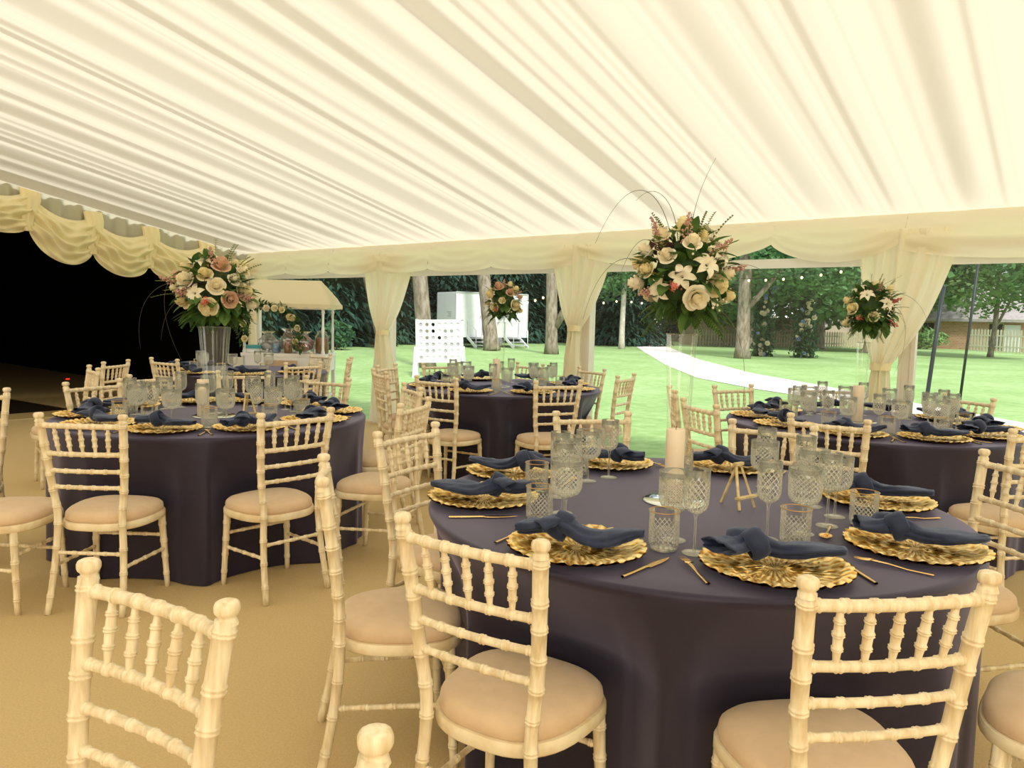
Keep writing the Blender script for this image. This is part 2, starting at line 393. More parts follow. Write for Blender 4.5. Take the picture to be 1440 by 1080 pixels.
def ceil_z(x, y):
    d = -y
    if d > 6: d = 12 - d
    g = min(1, d / .5) if d > 0 else 0
    a, b = pleat(x)
    return 2.255 + sl_(x) * d + .03 * min(d, .5) + (a * g * (1 + .04 * d) + b * (.3 + .7 * g))
mb = MB(); nx = 1500; ys = [0, -.12, -.3, -.6, -1, -1.5, -2, -2.6, -3.2, -4, -5, -6, -7, -8, -10, -12]
mb.grid(lambda u, v: (-6 + 15 * u, ys[round(v * (len(ys) - 1))], ceil_z(-6 + 15 * u, ys[round(v * (len(ys) - 1))])), nx, len(ys) - 1)
struct(mb.build('ceiling', M['ceil']))

# floor and outside ground
mb = MB(); mb.box((1.5, -6.0, -.01), (15.3, 12.1, .02)); struct(mb.build('floor', M['carpet'], smooth=False))
mb = MB(); mb.grid(lambda u, v: (-90 + 160 * u, .06 + 110 * v, -.03), 24, 24); struct(mb.build('ground', M['grass']))
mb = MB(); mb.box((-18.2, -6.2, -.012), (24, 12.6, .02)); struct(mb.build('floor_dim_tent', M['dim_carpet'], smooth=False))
mb = MB()
mb.add([(-6.75, -12, .006), (-6.78, -1.6, .006), (-6.78, -2.3, .006), (-8.45, -2.45, .006), (-10.2, -12, .006)], [(0, 1, 2, 3, 4)])
struct(mb.build('floor_matting', M['dark_mat'], smooth=False))
# walls of the dark tent next door
mb = MB()
mb.box((-30.2, -6.2, 2.5), (.05, 12.6, 5)); struct(mb.build('wall_dark_far', M['black'], smooth=False))
mb = MB(); mb.box((-18.15, .10, 2.5), (24.1, .05, 5)); struct(mb.build('wall_dark_side', M['black'], smooth=False))
mb = MB(); mb.box((-18.2, -12.5, 2.5), (24, .05, 5)); struct(mb.build('wall_dark_near', M['black'], smooth=False))
mb = MB(); mb.box((-18.2, -6.2, 5), (24, 12.6, .05)); struct(mb.build('ceiling_dark', M['black'], smooth=False))
mb = MB(); mb.add([(-6.2, .1, 2.2), (-6.2, .1, 5), (-6.2, -12.5, 5), (-6.2, -12.5, 2.2), (-6.2, -6, 3.3)], [(0, 1, 2, 3, 4)])
struct(mb.build('wall_dark_head', M['black'], smooth=False))
# ivory walls behind the camera
mb = MB(); mb.grid(lambda u, v: (XR + .02 + .02 * sin(u * 150), -12 * u, v * 2.27), 300, 1); struct(mb.build('wall_right', M['lining']))
mb = MB(); mb.grid(lambda u, v: (-6 + 15 * u, -12 - .02 * sin(u * 180), v * 2.27), 300, 1); struct(mb.build('wall_back', M['lining']))
mb = MB(); mb.add([(XR + .02, 0, 2.25), (XR + .02, -6, 4.4), (XR + .02, -12, 2.25)], [(0, 1, 2)]); struct(mb.build('wall_right_gable', M['lining']))

# eave beam, posts, clear windows
mb = MB(); mb.box((1.5, .08, 2.16), (15, .10, .14)); struct(mb.build('trim_1', M['alu'], smooth=False))
mb = MB(); mb.box((1.5, .045, 1.915), (15, .012, .08)); struct(mb.build('trim_2', M['white_cool'], smooth=False))
for k, x in enumerate((-6, -3, 0, 3, 6)):
    mb = MB(); mb.box((x + .04, .06, 1.08), (.11, .10, 2.16)); mb.box((x + .0, .005, 1.08), (.02, .012, 2.16)); mb.box((x + .085, .005, 1.08), (.03, .012, 2.16))
    struct(mb.build('trim_%d' % (3 + k), M['alu'], smooth=False))
for k in range(5):
    x0 = -6 + 3 * k
    mb = MB(); mb.grid(lambda u, v: (x0 + .08 + 2.84 * u, .05 + .006 * sin(9 * u + 3 * v), .02 + 1.88 * v), 24, 6)
    struct(mb.build('window_%d' % (k + 1), M['pvc']))

# valance: swagged strip under the eave
def valance(x0, x1, cuts, idx, cusp=1.98):
    xs = [x0] + [x0 + (x1 - x0) * c for c in cuts] + [x1]
    rr = random.Random(idx)
    mb = MB()
    for a, b in zip(xs[:-1], xs[1:]):
        ph = rr.uniform(0, 6)
        def fn(u, v):
            x = a + (b - a) * u; s4 = 4 * u * (1 - u); q = abs(s4) ** .8
            zt = 2.265; zb = cusp - (cusp - 1.90) * q
            z = zt + (zb - zt) * v
            fold = sin(13 * v + 2.6 * q + ph) * .5 + sin(23 * v - 5 * q + ph * 2) * .28
            pinch = .25 + .75 * q
            y = -.05 - .10 * min(1, v * 1.6) - .035 * sin(pi * min(1, v * 1.1)) * pinch + .024 * fold * pinch * min(1, v * 4) + .012 * (1 - q) * sin(v * 3)
            return (x, y, z - .012 * fold * q * sin(pi * v))
        mb.grid(fn, 40, 26)
    # piping at the top
    mb.tube([(x0, -.03, 2.27), (x1, -.03, 2.27)], .008, 6)
    return struct(mb.build('trim_%d' % idx, M['drape']))
valance(-6, -3, (.36, .68), 11, 1.945); valance(-3, 0, (.30, .63), 12, 1.945); valance(0, 3, (.66,), 13, 2.06); valance(3, 6, (.5,), 14)

# tied-back drapes at the posts
def drape(x, ztie, dxtie, wt, wbot, label, flare=.0, wneck=.06, skew=0):
    root = empty('tied_drape', (x, 0, 0)); tag(root, label, 'curtain', 'cream drapes tied back at the window posts')
    def cen(z):
        if z > ztie: t = (2.14 - z) / (2.14 - ztie); return dxtie * t ** 1.5 + skew * (1 - t)
        t = (ztie - z) / ztie; return dxtie + flare * t
    def hw(z):
        if z > ztie:
            t = (2.14 - z) / (2.14 - ztie); return wt * (1 - .10 * t) * (1 - t ** 2.2) + wneck * t ** 2.2
        t = (ztie - z) / ztie; return wneck + (wbot - wneck) * min(1, t * 1.0) ** .75
    def fn(u, v):
        z = 2.14 - 2.125 * v; h = hw(z); uu = 2 * u - 1
        amp = .018 + .02 * (1 - h / .45)
        y = -.07 - (1 - uu * uu) * min(.07, h * .8) + amp * sin(uu * 15 + sin(z * 2) * .6) + .008 * sin(uu * 37 + z)
        return (cen(z) + h * uu + .006 * sin(z * 9 + uu * 8), y, z)
    mb = MB(); mb.grid(fn, 90, 60); mb.build('drape_fabric', M['drape'], root)
    mb = MB()
    mb.grid(lambda u, v: (dxtie + (wneck + .012) * cos(2 * pi * u), -.095 + .062 * sin(2 * pi * u), ztie - .03 + .06 * v), 24, 3, True)
    mb.build('tieback', M['swag'], root)
    return root
drape(-3.0, 1.17, .06, .43, .30, 'cream drape tied on the second post, behind two chairs and left of the giant game', skew=.14, flare=.05, wneck=.08)
drape(0.0, 1.30, -.03, .34, .13, 'cream drape tied back on the middle post, left of the big front bouquet', flare=-.06, skew=.02)
drape(3.0, 1.08, -.12, .34, .14, 'widest cream drape swept left at the right-hand post', wneck=.065, skew=.02, flare=-.02)
drape(-5.80, 1.30, .02, .30, .20, 'cream drape in the far corner behind the sweet cart')

# festoon swags on the gable opening
def swag(y0, y1, z0, z1, p0, p1, drop, label, seed):
    rr = random.Random(seed); ph = rr.uniform(0, 6)
    root = empty('swag_drape', (-6, (y0 + y1) / 2, 0)); tag(root, label, 'drape', 'bunched swags along the dark opening')
    oy = (y0 + y1) / 2
    def fn(u, v):
        y = y0 + (y1 - y0) * u; s4 = 4 * u * (1 - u)
        zt = (z0 + (z1 - z0) * u) - .16 * s4 ** .8
        zb = (p0 + (p1 - p0) * u) - drop * s4 ** .62
        fat = .45 + .55 * s4 ** .6
        z = zt + (zb - zt) * v
        wr = sin(v * 17 + 3 * s4 + ph + 1.5 * sin(u * 5)) + .8 * sin(v * 33 - 6 * u + ph * 2 + 2 * sin(u * 9)) + .5 * sin(v * 9 + u * 14)
        x = .02 + .17 * sin(pi * min(1, v ** .8)) * fat + .034 * wr * sin(pi * v) ** .5
        return (x, y - oy + .012 * wr * (u - .5), z + .01 * wr * fat * sin(pi * v))
    mb = MB(); mb.grid(fn, 54, 46); mb.build('swag_fabric', M['swag'], root)
    # gathered knot at the start of the swag
    def kf(u, v):
        z = z0 + .05 + (p0 - .03 - z0 - .05) * v; r = .10 - .055 * v + .02 * sin(pi * v)
        r *= 1 + .12 * sin(u * 2 * pi * 7 + v * 3)
        return (.06 + r * .8 * sin(2 * pi * u), y0 - oy + r * cos(2 * pi * u) + .02 * sin(v * 6), z)
    mb = MB(); mb.grid(kf, 40, 16, True); mb.build('gather', M['swag'], root)
swag(-3.8, -3.01, 2.92, 2.77, 2.44, 2.32, .12, 'bunched cream swag cut by the left edge of the photo', 1)
swag(-3.01, -2.29, 2.77, 2.55, 2.32, 2.10, .27, 'second bunched cream swag from the left edge', 2)
swag(-2.29, -1.56, 2.55, 2.44, 2.10, 1.97, .22, 'third bunched cream swag from the left edge', 3)
swag(-1.56, -.76, 2.44, 2.34, 1.97, 1.89, .17, 'bunched cream swag just left of the biggest bouquet', 4)
swag(-.76, -.03, 2.34, 2.24, 1.89, 1.99, .05, 'bunched cream swag in the corner behind the biggest bouquet', 5)
mb = MB()
def bkf(u, v):
    y = -5.0 * u; zt = ceil_z(-6, y) + .08; zb = 2.05 + .19 * -y - .12
    return (-6.03 + .022 * sin(u * 120) + .01 * sin(u * 277), y, zt + (zb - zt) * v)
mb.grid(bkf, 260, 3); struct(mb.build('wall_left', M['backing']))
mb = MB(); mb.box((-11.4, -.55, .012), (.03, .07, .02), Matrix.Rotation(.6, 3, 'Z')); tag(mb.build('floor_light', M['led']), 'tiny glowing red light on the floor of the dark tent', 'light')

# ------------------------------------------------------------------ chairs
def bamboo(mb, pts, r0, r1, rings, n=9, rb=.0032, cap=True):
    """round rail or post following pts, with pairs of turned rings at the given fractions"""
    P = [Vector(p) for p in pts]; L = [0]
    for a, b in zip(P[:-1], P[1:]): L.append(L[-1] + (b - a).length)
    T = L[-1]; ss = {0., T}; ringset = []
    for l in L: ss.add(l)
    for f in rings:
        c = f * T
        for k in (-1, 1):
            q = c + k * .0042
            for d, h in ((-.0040, 0), (-.0018, .85), (0.0, 1), (.0018, .85), (.0040, 0)):
                s_ = q + d
                if 0 < s_ < T: ss.add(round(s_, 6)); ringset.append((q, 0))
    n_ex = max(2, int(T / .06))
    for i in range(n_ex): ss.add(round(T * i / n_ex, 6))
    S = sorted(ss); out = []; rs = []
    last = -1
    def spl(i, t):
        p0 = P[max(i - 1, 0)]; p1 = P[i]; p2 = P[i + 1]; p3 = P[min(i + 2, len(P) - 1)]
        return .5 * ((2 * p1) + (p2 - p0) * t + (2 * p0 - 5 * p1 + 4 * p2 - p3) * t * t + (3 * p1 - p0 - 3 * p2 + p3) * t ** 3)
    for s_ in S:
        if s_ - last < .0006: continue
        last = s_
        i = 0
        while i < len(L) - 2 and s_ > L[i + 1]: i += 1
        t = (s_ - L[i]) / max(L[i + 1] - L[i], 1e-9)
        out.append(spl(i, min(1, max(0, t)))); r = r0 + (r1 - r0) * s_ / T
        b = 0
        for q, _ in ringset:
            d = abs(s_ - q)
            if d < .0041: b = max(b, cos(d / .0041 * pi / 2) ** .7 if d < .0041 else 0)
        rs.append(r + rb * b)
    mb.tube(out, rs, n, cap)
def outline(sc=1, dy=0, k=40):
    pts = []
    for i in range(k):
        t = 2 * pi * i / k; c, s_ = cos(t), sin(t); e = 2 / 2.75
        x = abs(c) ** e * (1 if c >= 0 else -1); y = abs(s_) ** e * (1 if s_ >= 0 else -1)
        hw_ = .193 + .022 * y
        pts.append((x * hw_ * sc, y * .192 * sc + .004 + dy))
    return pts
def seatloft(mb, rows, k=40):
    vs = []
    for sc, z, dy in rows:
        vs += [(x, y, z) for x, y in outline(sc, dy, k)]
    fs = []
    for i in range(len(rows) - 1):
        for j in range(k):
            a = i * k + j; b = i * k + (j + 1) % k; fs.append((a, b, b + k, a + k))
    fs.append(tuple(range(k - 1, -1, -1))); fs.append(tuple((len(rows) - 1) * k + j for j in range(k)))
    mb.add(vs, fs)
def make_chair():
    root = empty('banqueting_chair'); tag(root, 'chair', 'chair', 'limewashed banqueting chairs')
    W = M['wood']
    mb = MB(); seatloft(mb, [(.96, .408, .0), (1.0, .414, 0), (1.015, .426, 0), (1.0, .442, 0), (.94, .454, 0), (.80, .463, 0), (.55, .469, 0), (.25, .472, 0)])
    mb.build('seat_cushion', M['cushion'], root)
    mb = MB(); seatloft(mb, [(.97, .374, .0), (1.03, .376, 0), (1.055, .382, 0), (1.055, .404, 0), (1.04, .411, 0), (.98, .412, 0)])
    mb.build('seat_frame', M['wood_frame'], root, sharp=50)
    postx = lambda z: .156 + .034 * max(0, (z - .45) / .45) ** 1.0
    posty = lambda z: -.186 - .052 * max(0, (z - .45) / .45) ** 1.5
    for s in (-1, 1):
        mb = MB()
        pts = [(s * .172, -.246, 0), (s * .164, -.215, .14), (s * .155, -.192, .30), (s * .150, -.186, .45), (s * postx(.6), posty(.6), .6), (s * postx(.75), posty(.75), .75), (s * postx(.893), posty(.893), .893)]
        bamboo(mb, pts, .0145, .0185, [.10, .215, .335, .46, .55, .635, .718, .80, .87, .965], 10, .0030)
        c = (s * postx(.9), posty(.9), 0)
        mb.lathe([(.0185, .885), (.0165, .892), (.0145, .897), (.0150, .900), (.0195, .904), (.0212, .909), (.0212, .917), (.0190, .9225), (.0130, .9255), (.004, .9265)], 12, c, cap1=True)
        mb.build('back_post', W, root)
    def rail(name, z, r, rings, bow):
        x, y = postx(z), posty(z); mb = MB()
        pts = [(-x, y, z), (-x * .5, y - bow * .75, z), (0, y - bow, z), (x * .5, y - bow * .75, z), (x, y, z)]
        bamboo(mb, pts, r, r, rings, 9, .0028); mb.build(name, W, root)
    rg = [.07, .2, .35, .5, .65, .8, .93]
    rail('top_rail', .868, .0125, rg, .016); rail('back_rail', .738, .0110, rg, .014); rail('back_rail', .658, .0098, [.08, .24, .41, .59, .76, .92], .012); rail('back_rail', .582, .0095, [.08, .24, .41, .59, .76, .92], .010)
    for i in range(5):
        f = (i - 2) / 3.0
        mb = MB()
        a = (postx(.738) * f * .95, posty(.738) - .014 * (1 - f * f), .738); b = (postx(.868) * f * .98, posty(.868) - .016 * (1 - f * f), .868)
        A, B = Vector(a), Vector(b)
        pts = [A.lerp(B, t) for t in (0, .15, .28, .5, .72, .85, 1)]
        # turned spindle: swells in the middle
        rs_ = []
        mb2 = []
        S = [0, .1, .24, .262, .272, .282, .30, .31, .32, .34, .48, .5, .51, .52, .54, .55, .56, .58, .70, .72, .73, .74, .76, .77, .78, .80, .9, 1]
        H = {.262: 0, .272: .003, .282: .003, .30: .001, .31: .003, .32: .003, .34: 0, .5: 0, .51: .003, .52: .003, .54: .001, .55: .003, .56: .003, .58: 0, .72: 0, .73: .003, .74: .003, .76: .001, .77: .003, .78: .003, .80: 0}
        for t in S: rs_.append(.0058 + .0042 * (sin(pi * min(1, max(0, (t - .02) / .96))) ** 1.2) + H.get(t, 0))
        mb.tube([A.lerp(B, t) for t in S], rs_, 8); mb.build('spindle', W, root)
    for s in (-1, 1):
        mb = MB(); bamboo(mb, [(s * .182, .160, 0), (s * .176, .153, .15), (s * .166, .142, .380)], .0125, .0180, [.22, .42, .62, .82], 10, .0028)
        mb.build('leg', W, root)
    def stretch(a, b):
        mb = MB(); bamboo(mb, [a, b], .0085, .0085, [.12, .31, .5, .69, .88], 8, .0024); mb.build('stretcher', W, root)
    stretch((-.157, -.196, .275), (.157, -.196, .275)); stretch((-.172, .148, .27), (.172, .148, .27))
    for s in (-1, 1): stretch((s * .160, -.206, .215), (s * .175, .151, .20))
    return root
chair = Maker(make_chair())
def put_chair(mx, my, face, label, group=None):
    """mx,my: midpoint between the two finials; face: direction the seat faces, in degrees"""
    a = rad(face); chair((mx + .238 * cos(a), my + .238 * sin(a), 0), a - pi / 2, label, group)
CH = [
 # front table
 (3.205, -5.30, 97, 'chair with its back to the camera at the near left of the front table'),
 (4.03, -4.98, 137, 'chair back in front of a gold plate, near right of the front table'),
 (2.42, -5.10, 52, 'edge-on chair with beige seat showing at the left of the front table'),
 (4.55, -4.24, 180, 'chair at the right edge of which only beige seat and leg show'),
 (4.08, -3.23, 225, 'chair right of the front table with slats cut by the photo edge'),
 (3.06, -2.96, 277, 'chair on the far side of the front table behind the easel'),
 (2.24, -3.27, 317, 'chair on the far side of the front table behind the left glasses'),
 (2.00, -4.34, 7, 'chair at the left rear of the front table, slats overlapping another chair'),
 # foreground
 (3.03, -5.93, 279, 'closest chair back at the bottom left, no seat in view'),
 (3.82, -6.14, 222, 'chair of which only one finial shows at the bottom edge'),
 # left table
 (.75, -5.14, 127, 'chair at the near left of the left table, back to the camera'),
 (1.25, -4.36, 176, 'chair at the near right of the left table, back to the camera'),
 (1.29, -3.61, 202, 'chair right of the left table with its full seat turned left'),
 (.60, -2.97, 243, 'chair behind the right end of the left table, half hidden by other chairs'),
 (-.24, -3.03, 286, 'chair at the far right of the left table, lawn behind its slats'),
 (-1.08, -3.20, 325, 'chair at the far side of the left table behind its small easel'),
 (-1.20, -3.86, 8, 'chair at the far left of the left table behind the stemmed glasses'),
 (-.86, -4.42, 14, 'chair at the left end of the left table, slats against dark matting'),
 (-.73, -5.15, 332, 'chair at the left edge of the photo with half its back in view'),
 (.10, -5.44, 38, 'chair at the left edge showing only its beige seat and legs'),
 # far middle table
 (.21, -2.34, 98, 'chair at the near left of the far middle table, back to the camera'),
 (1.00, -1.81, 151, 'chair at the near right of the far middle table, back to the camera'),
 (.99, -.77, 188, 'edge-on chair at the right end of the far middle table'),
 (.30, -.25, 253, 'chair behind the far middle table at the middle post'),
 (-.50, -.20, 262, 'chair behind the far middle table just right of its candle'),
 (-1.03, -1.01, 340, 'chair behind the far middle table below the giant game'),
 (-1.08, -1.69, 22, 'farther of two overlapping edge-on chairs in front of the left drape'),
 (-.57, -2.23, 65, 'nearer of two overlapping edge-on chairs in front of the left drape'),
 # right table
 (3.18, -2.48, 92, 'chair at the near edge of the right table, back to the camera'),
 (2.39, -2.32, 55, 'angled chair just right of the tall candle of the front table'),
 (2.05, -.98, 337, 'chair at the left end of the right table with lawn behind it'),
 (1.86, -1.62, 33, 'edge-on chair behind the tall glass vase of the front table'),
 (2.58, -.36, 304, 'chair behind the right table mostly hidden by its glasses'),
 (3.53, -.36, 238, 'chair behind the right end of the right table'),
 (4.09, -2.12, 139, 'chair at the near right of the right table, cut by the photo edge'),
 # distant table by the cart
 (-1.74, -2.15, 176, 'chair right of the distant table, nearer of a pair in front of the cart'),
 (-3.02, -.98, 268, 'chair behind the distant table against the white panel of the cart'),
 (-2.12, -1.28, 226, 'edge-on chair right of the sweet cart with lawn behind it'),
 (-2.85, -2.95, 100, 'chair left of the biggest vase, at the distant table'),
 (-2.71, -3.46, 215, 'middle of the three distant chairs against the dark tent'),
 (-2.09, -3.91, 257, 'leftmost distant chair, edge-on against the dark tent'),
]
for i in range(len(CH)): CH[i] = CH[i][:3] + ('limewashed ' + CH[i][3],)
for a in CH: put_chair(a[0], a[1], a[2], a[3])

# ------------------------------------------------------------------ tables
TZ = .758
def sstep(a, b, x):
    t = min(1, max(0, (x - a) / (b - a))); return t * t * (3 - 2 * t)
def tablecloth(cx, cy, R, label, seed, nf=17):
    rr = random.Random(seed); ph = [rr.uniform(0, 6.28) for _ in range(4)]; am = [rr.uniform(.6, 1.2) for _ in range(4)]
    near = []
    for mx, my, fa, _ in CH:
        a = rad(fa); ox, oy = mx + .238 * cos(a), my + .238 * sin(a)
        if hypot(ox - cx, oy - cy) < R + .32: near.append((ox, oy, cos(a), sin(a)))
    def fn(u, v):
        t = 2 * pi * u
        if v <= .25: r = (R - .012) * v / .25; z = TZ
        elif v <= .35:
            a = (v - .25) / .10 * pi / 2; r = R - .012 + .014 * sin(a); z = TZ - .016 * (1 - cos(a))
        else:
            d = (v - .35) / .65; z = TZ - .016 - (TZ - .020) * d
            fold = (sin(nf * t + ph[0] + .7 * sin(3 * t + ph[1])) * am[0] + .5 * sin((nf * .5 // 1) * t + ph[2]) * am[1]) / 1.6
            r = R + .002 - .040 * (1 - fold) * .5 * d ** .7 * 1.4 + .024 * d + .006 * sin((nf * 2 + 1) * t + ph[3]) * d
        x, y = r * cos(t), r * sin(t)
        if v > .35:
            for ox, oy, ca, sa in near:   # the drop is pushed in by seats and front legs
                dx, dy_ = x + cx - ox, y + cy - oy; ly = dx * ca + dy_ * sa; lx = -dx * sa + dy_ * ca
                lim = .238 - .055 * min(1, abs(lx) / .24) ** 3
                if ly < lim and ly > -.4:
                    k = sstep(.43, .215, abs(lx)) * min(1, max(0, (.742 - z) / .255)) * (lim - ly)
                    x += ca * k; y += sa * k
        return (x, y, z)
    root = MB(); root.grid(fn, 300, 44, True)
    o = root.build('tablecloth', M['cloth']); o.location = (cx, cy, 0)
    tag(o, label, 'tablecloth', 'dark floor-length tablecloths on the round tables'); return o
TB = {'A': (3.185, -4.125, .90), 'L': (.052, -4.087, .895), 'R': (3.092, -1.245, .90), 'C': (-.079, -1.171, .90), 'S': (-2.95, -2.02, .86)}
tablecloth(*TB['A'], 'dark aubergine floor-length cloth on the round table nearest the camera', 1)
tablecloth(*TB['L'], 'dark aubergine floor-length cloth on the round table at the left', 2, 16)
tablecloth(*TB['R'], 'dark aubergine cloth on the round table at the right, in front of the widest drape', 3)
tablecloth(*TB['C'], 'dark aubergine cloth on the far middle round table in front of the lawn', 4)
tablecloth(*TB['S'], 'dark aubergine cloth on the distant round table in front of the sweet cart', 5)

# ------------------------------------------------------------------ tableware prototypes
def make_charger():
    mb = MB(); nr, na = 16, 160
    def fn(u, v):
        t = 2 * pi * u; r = .190 * v
        pet = abs(sin(t * 17)); pet2 = sin(t * 34 + 4 * v)
        edge = 1 + (.036 * pet - .02 + .008 * sin(5 * t + 1)) * max(0, (v - .75) / .25)
        z = .007 + .015 * max(0, (v - .55) / .45) ** 1.6 + (.0045 * pet2 + .007 * pet) * max(0, v - .2) * (1 if v < 1 else .8) + .003 * sin(26 * v + 3 * sin(t * 17)) * (v > .1)
        return (r * edge * cos(t), r * edge * sin(t), z)
    mb.grid(fn, na, nr, True)
    mb.cur = 1
    def fu(u, v):
        t = 2 * pi * u; w_ = 1 - v; pet = abs(sin(t * 17)); edge = 1 + (.036 * pet - .02 + .008 * sin(5 * t + 1)) * max(0, (w_ - .75) / .25)
        r = .1905 * w_ * edge; z = .001 + .0150 * max(0, (w_ - .55) / .45) ** 1.4 + (.004 if w_ > .98 else 0)
        return (r * cos(t), r * sin(t), z)
    mb.grid(fu, na, 8, True)
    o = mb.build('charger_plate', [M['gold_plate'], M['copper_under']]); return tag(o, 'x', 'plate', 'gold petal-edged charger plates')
def make_napkin(seed):
    rr = random.Random(seed); mb = MB()
    h0 = rr.uniform(.8, 1.15); bend = rr.uniform(-.03, .03); flip = rr.choice((-1, 1)); p1, p2 = rr.uniform(0, 6), rr.uniform(0, 6)
    kx = -.045
    def cl(t):   # centre line
        x = -.155 + .335 * t
        d = abs(x - kx); z = .020 + .022 * math.exp(-(d / .055) ** 2) + .005 * sin(9 * t + p1) + .014 * (abs(x) / .17) ** 2
        y = bend * sin(pi * t) + .016 * sin(5 * t + p2)
        return Vector((x, y, z))
    def prof(t, th):
        x = -.155 + .335 * t; d = abs(x - kx)
        wdt = .022 + .034 * min(1, d / .11) ** .9; hgt = .013 + .009 * math.exp(-(d / .05) ** 2) + .003 * min(1, d / .10)
        if x > .09: wdt *= 1 - .75 * (x - .09) / .09; hgt *= 1 - .5 * (x - .09) / .09
        rip = 1 + .16 * sin(3 * th + 6 * t + p1) + .11 * sin(7 * th - 9 * t + p2)
        return (wdt * cos(th) * rip, hgt * sin(th) * rip)
    pts = [cl(i / 30) for i in range(31)]
    mb.tube(pts, .01, 22, False, False, lambda t, th: prof(t, th))
    # the wrap of the knot, a band around the middle, plus the tucked end that stands up
    loop = []
    for i in range(24):
        a = 2 * pi * i / 24; loop.append(Vector((kx + .014 * sin(a) * flip, .030 * cos(a) + bend * .8, .040 + .030 * sin(a))))
    def bp(t, th): return (.024 * cos(th) * (1 + .12 * sin(3 * th)), .0085 * sin(th) * (1 + .1 * sin(2 * th + t * 12)))
    mb.tube(loop, .01, 12, False, True, lambda t, th: bp(t, th))
    c0 = Vector((kx, bend * .8, .050)); e0 = Vector((kx - .05, bend * .8 - flip * .055, .040 * h0 + .012)); m0 = Vector((kx - .012, bend * .8 - flip * .030, .078 * h0))
    pts = [c0 * (1 - t) ** 2 + m0 * 2 * t * (1 - t) + e0 * t * t for t in [i / 12 for i in range(13)]]
    mb.tube(pts, .01, 14, False, False, lambda t, th: ((.016 + .026 * t) * cos(th) * (1 + .15 * sin(3 * th + 4 * t)), (.010 + .004 * t) * sin(th)))
    o = mb.build('napkin', M['napkin']); sub = o.modifiers.new('thick', 'SOLIDIFY'); sub.thickness = .0025; sub.offset = 0
    tx = bpy.data.textures.new('folds', 'CLOUDS'); tx.noise_scale = .03
    dm = o.modifiers.new('folds', 'DISPLACE'); dm.texture = tx; dm.strength = .009; dm.mid_level = .5; dm.texture_coords = 'LOCAL'
    mlow = [v.co.z for v in o.data.vertices]; lo = min(mlow)
    for v in o.data.vertices: v.co.z += .0 - lo + .010
    return tag(o, 'x', 'napkin', 'knotted navy napkins on the gold plates')
def make_goblet(tall):
    nm = 'champagne_flute' if tall else 'wine_goblet'
    root = empty(nm); tag(root, 'x', 'glass', ('tall narrow cut glasses' if tall else 'wide cut-glass goblets') + ' on the tables')
    if tall: Rb, z0, z1 = .0350, .115, .236; sh = [(.004, z0 - .006), (.018, z0 + .001), (.028, z0 + .010), (.0335, z0 + .024), (.0350, z0 + .05)]
    else: Rb, z0, z1 = .0500, .092, .205; sh = [(.004, z0 - .006), (.024, z0), (.040, z0 + .009), (.048, z0 + .024), (.0500, z0 + .042)]
    zc = z0 + (z1 - z0) * (.74 if not tall else .72)
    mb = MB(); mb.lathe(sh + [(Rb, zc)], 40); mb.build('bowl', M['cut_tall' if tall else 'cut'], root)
    mb = MB(); mb.lathe([(Rb, zc), (Rb * 1.01, z1), (Rb * .97, z1 + .0008), (Rb * .96, zc)], 40); mb.build('lip', M['clear'], root)
    mb = MB(); mb.lathe([(.0055, .006), (.0042, .012), (.0036, .03), (.0036, z0 - .02), (.006, z0 - .008), (.012, z0 - .001)], 14); mb.build('stem', M['stem'], root)
    mb = MB(); mb.lathe([(.034, .0), (.0345, .0015), (.028, .004), (.012, .0065), (.004, .009)], 36, cap0=True); mb.build('foot', M['stem'], root)
    return root
def make_tumbler():
    root = empty('tumbler'); tag(root, 'x', 'glass', 'gold-rimmed cut-glass tumblers')
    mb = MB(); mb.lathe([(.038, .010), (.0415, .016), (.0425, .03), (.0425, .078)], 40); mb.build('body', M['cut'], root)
    mb = MB(); mb.lathe([(.0425, .078), (.0430, .110)], 40); mb.build('upper_wall', M['clear'], root)
    mb = MB(); mb.lathe([(.0, .0005), (.034, .0), (.0385, .003), (.038, .011), (.0, .009)], 36); mb.build('base', M['clear'], root)
    mb = MB(); mb.tube([(.0430 * cos(2 * pi * i / 40), .0430 * sin(2 * pi * i / 40), .1105) for i in range(40)], .0013, 6, False, True); mb.build('gold_rim', M['gold_rim'], root)
    return root
def make_fork():
    mb = MB()
    def fn(u, v):
        x = -.10 + .135 * v; wd = .0065 - .003 * sin(pi * min(1, v * 1.0)) + .001 * v
        th = .0022; uu = 2 * pi * u; z = .004 + .010 * max(0, (v - .45) / .55) * (1 - max(0, (v - .8) / .2) * .3) * .9
        return (wd * cos(uu), x, z + th * sin(uu))
    mb.grid(fn, 8, 16, True)
    mb.box((0, .042, .012), (.021, .018, .0024))
    for k in range(4):
        xx = -.0085 + k * .0057; mb.tube([(xx, .048, .012), (xx, .075, .0085), (xx * .95, .095, .010)], [.0016, .0015, .0008], 6)
    o = mb.build('fork', M['gold']); return tag(o, 'x', 'fork', 'gold forks on the tables')
def make_knife():
    mb = MB()
    def fn(u, v):
        y = -.11 + .22 * v; uu = 2 * pi * u
        if v < .52: a, b = .0052 + .0012 * sin(pi * v / .52), .0034
        else: t = (v - .52) / .48; a, b = .0105 * (1 - t ** 4) * (.85 + .15 * sin(pi * t)) + .0006, .0012
        return (a * cos(uu) + (.002 if v > .52 else 0), y, .0038 + b * sin(uu))
    mb.grid(fn, 10, 30, True)
    o = mb.build('table_knife', M['gold']); return tag(o, 'x', 'knife', 'gold knives on the tables')
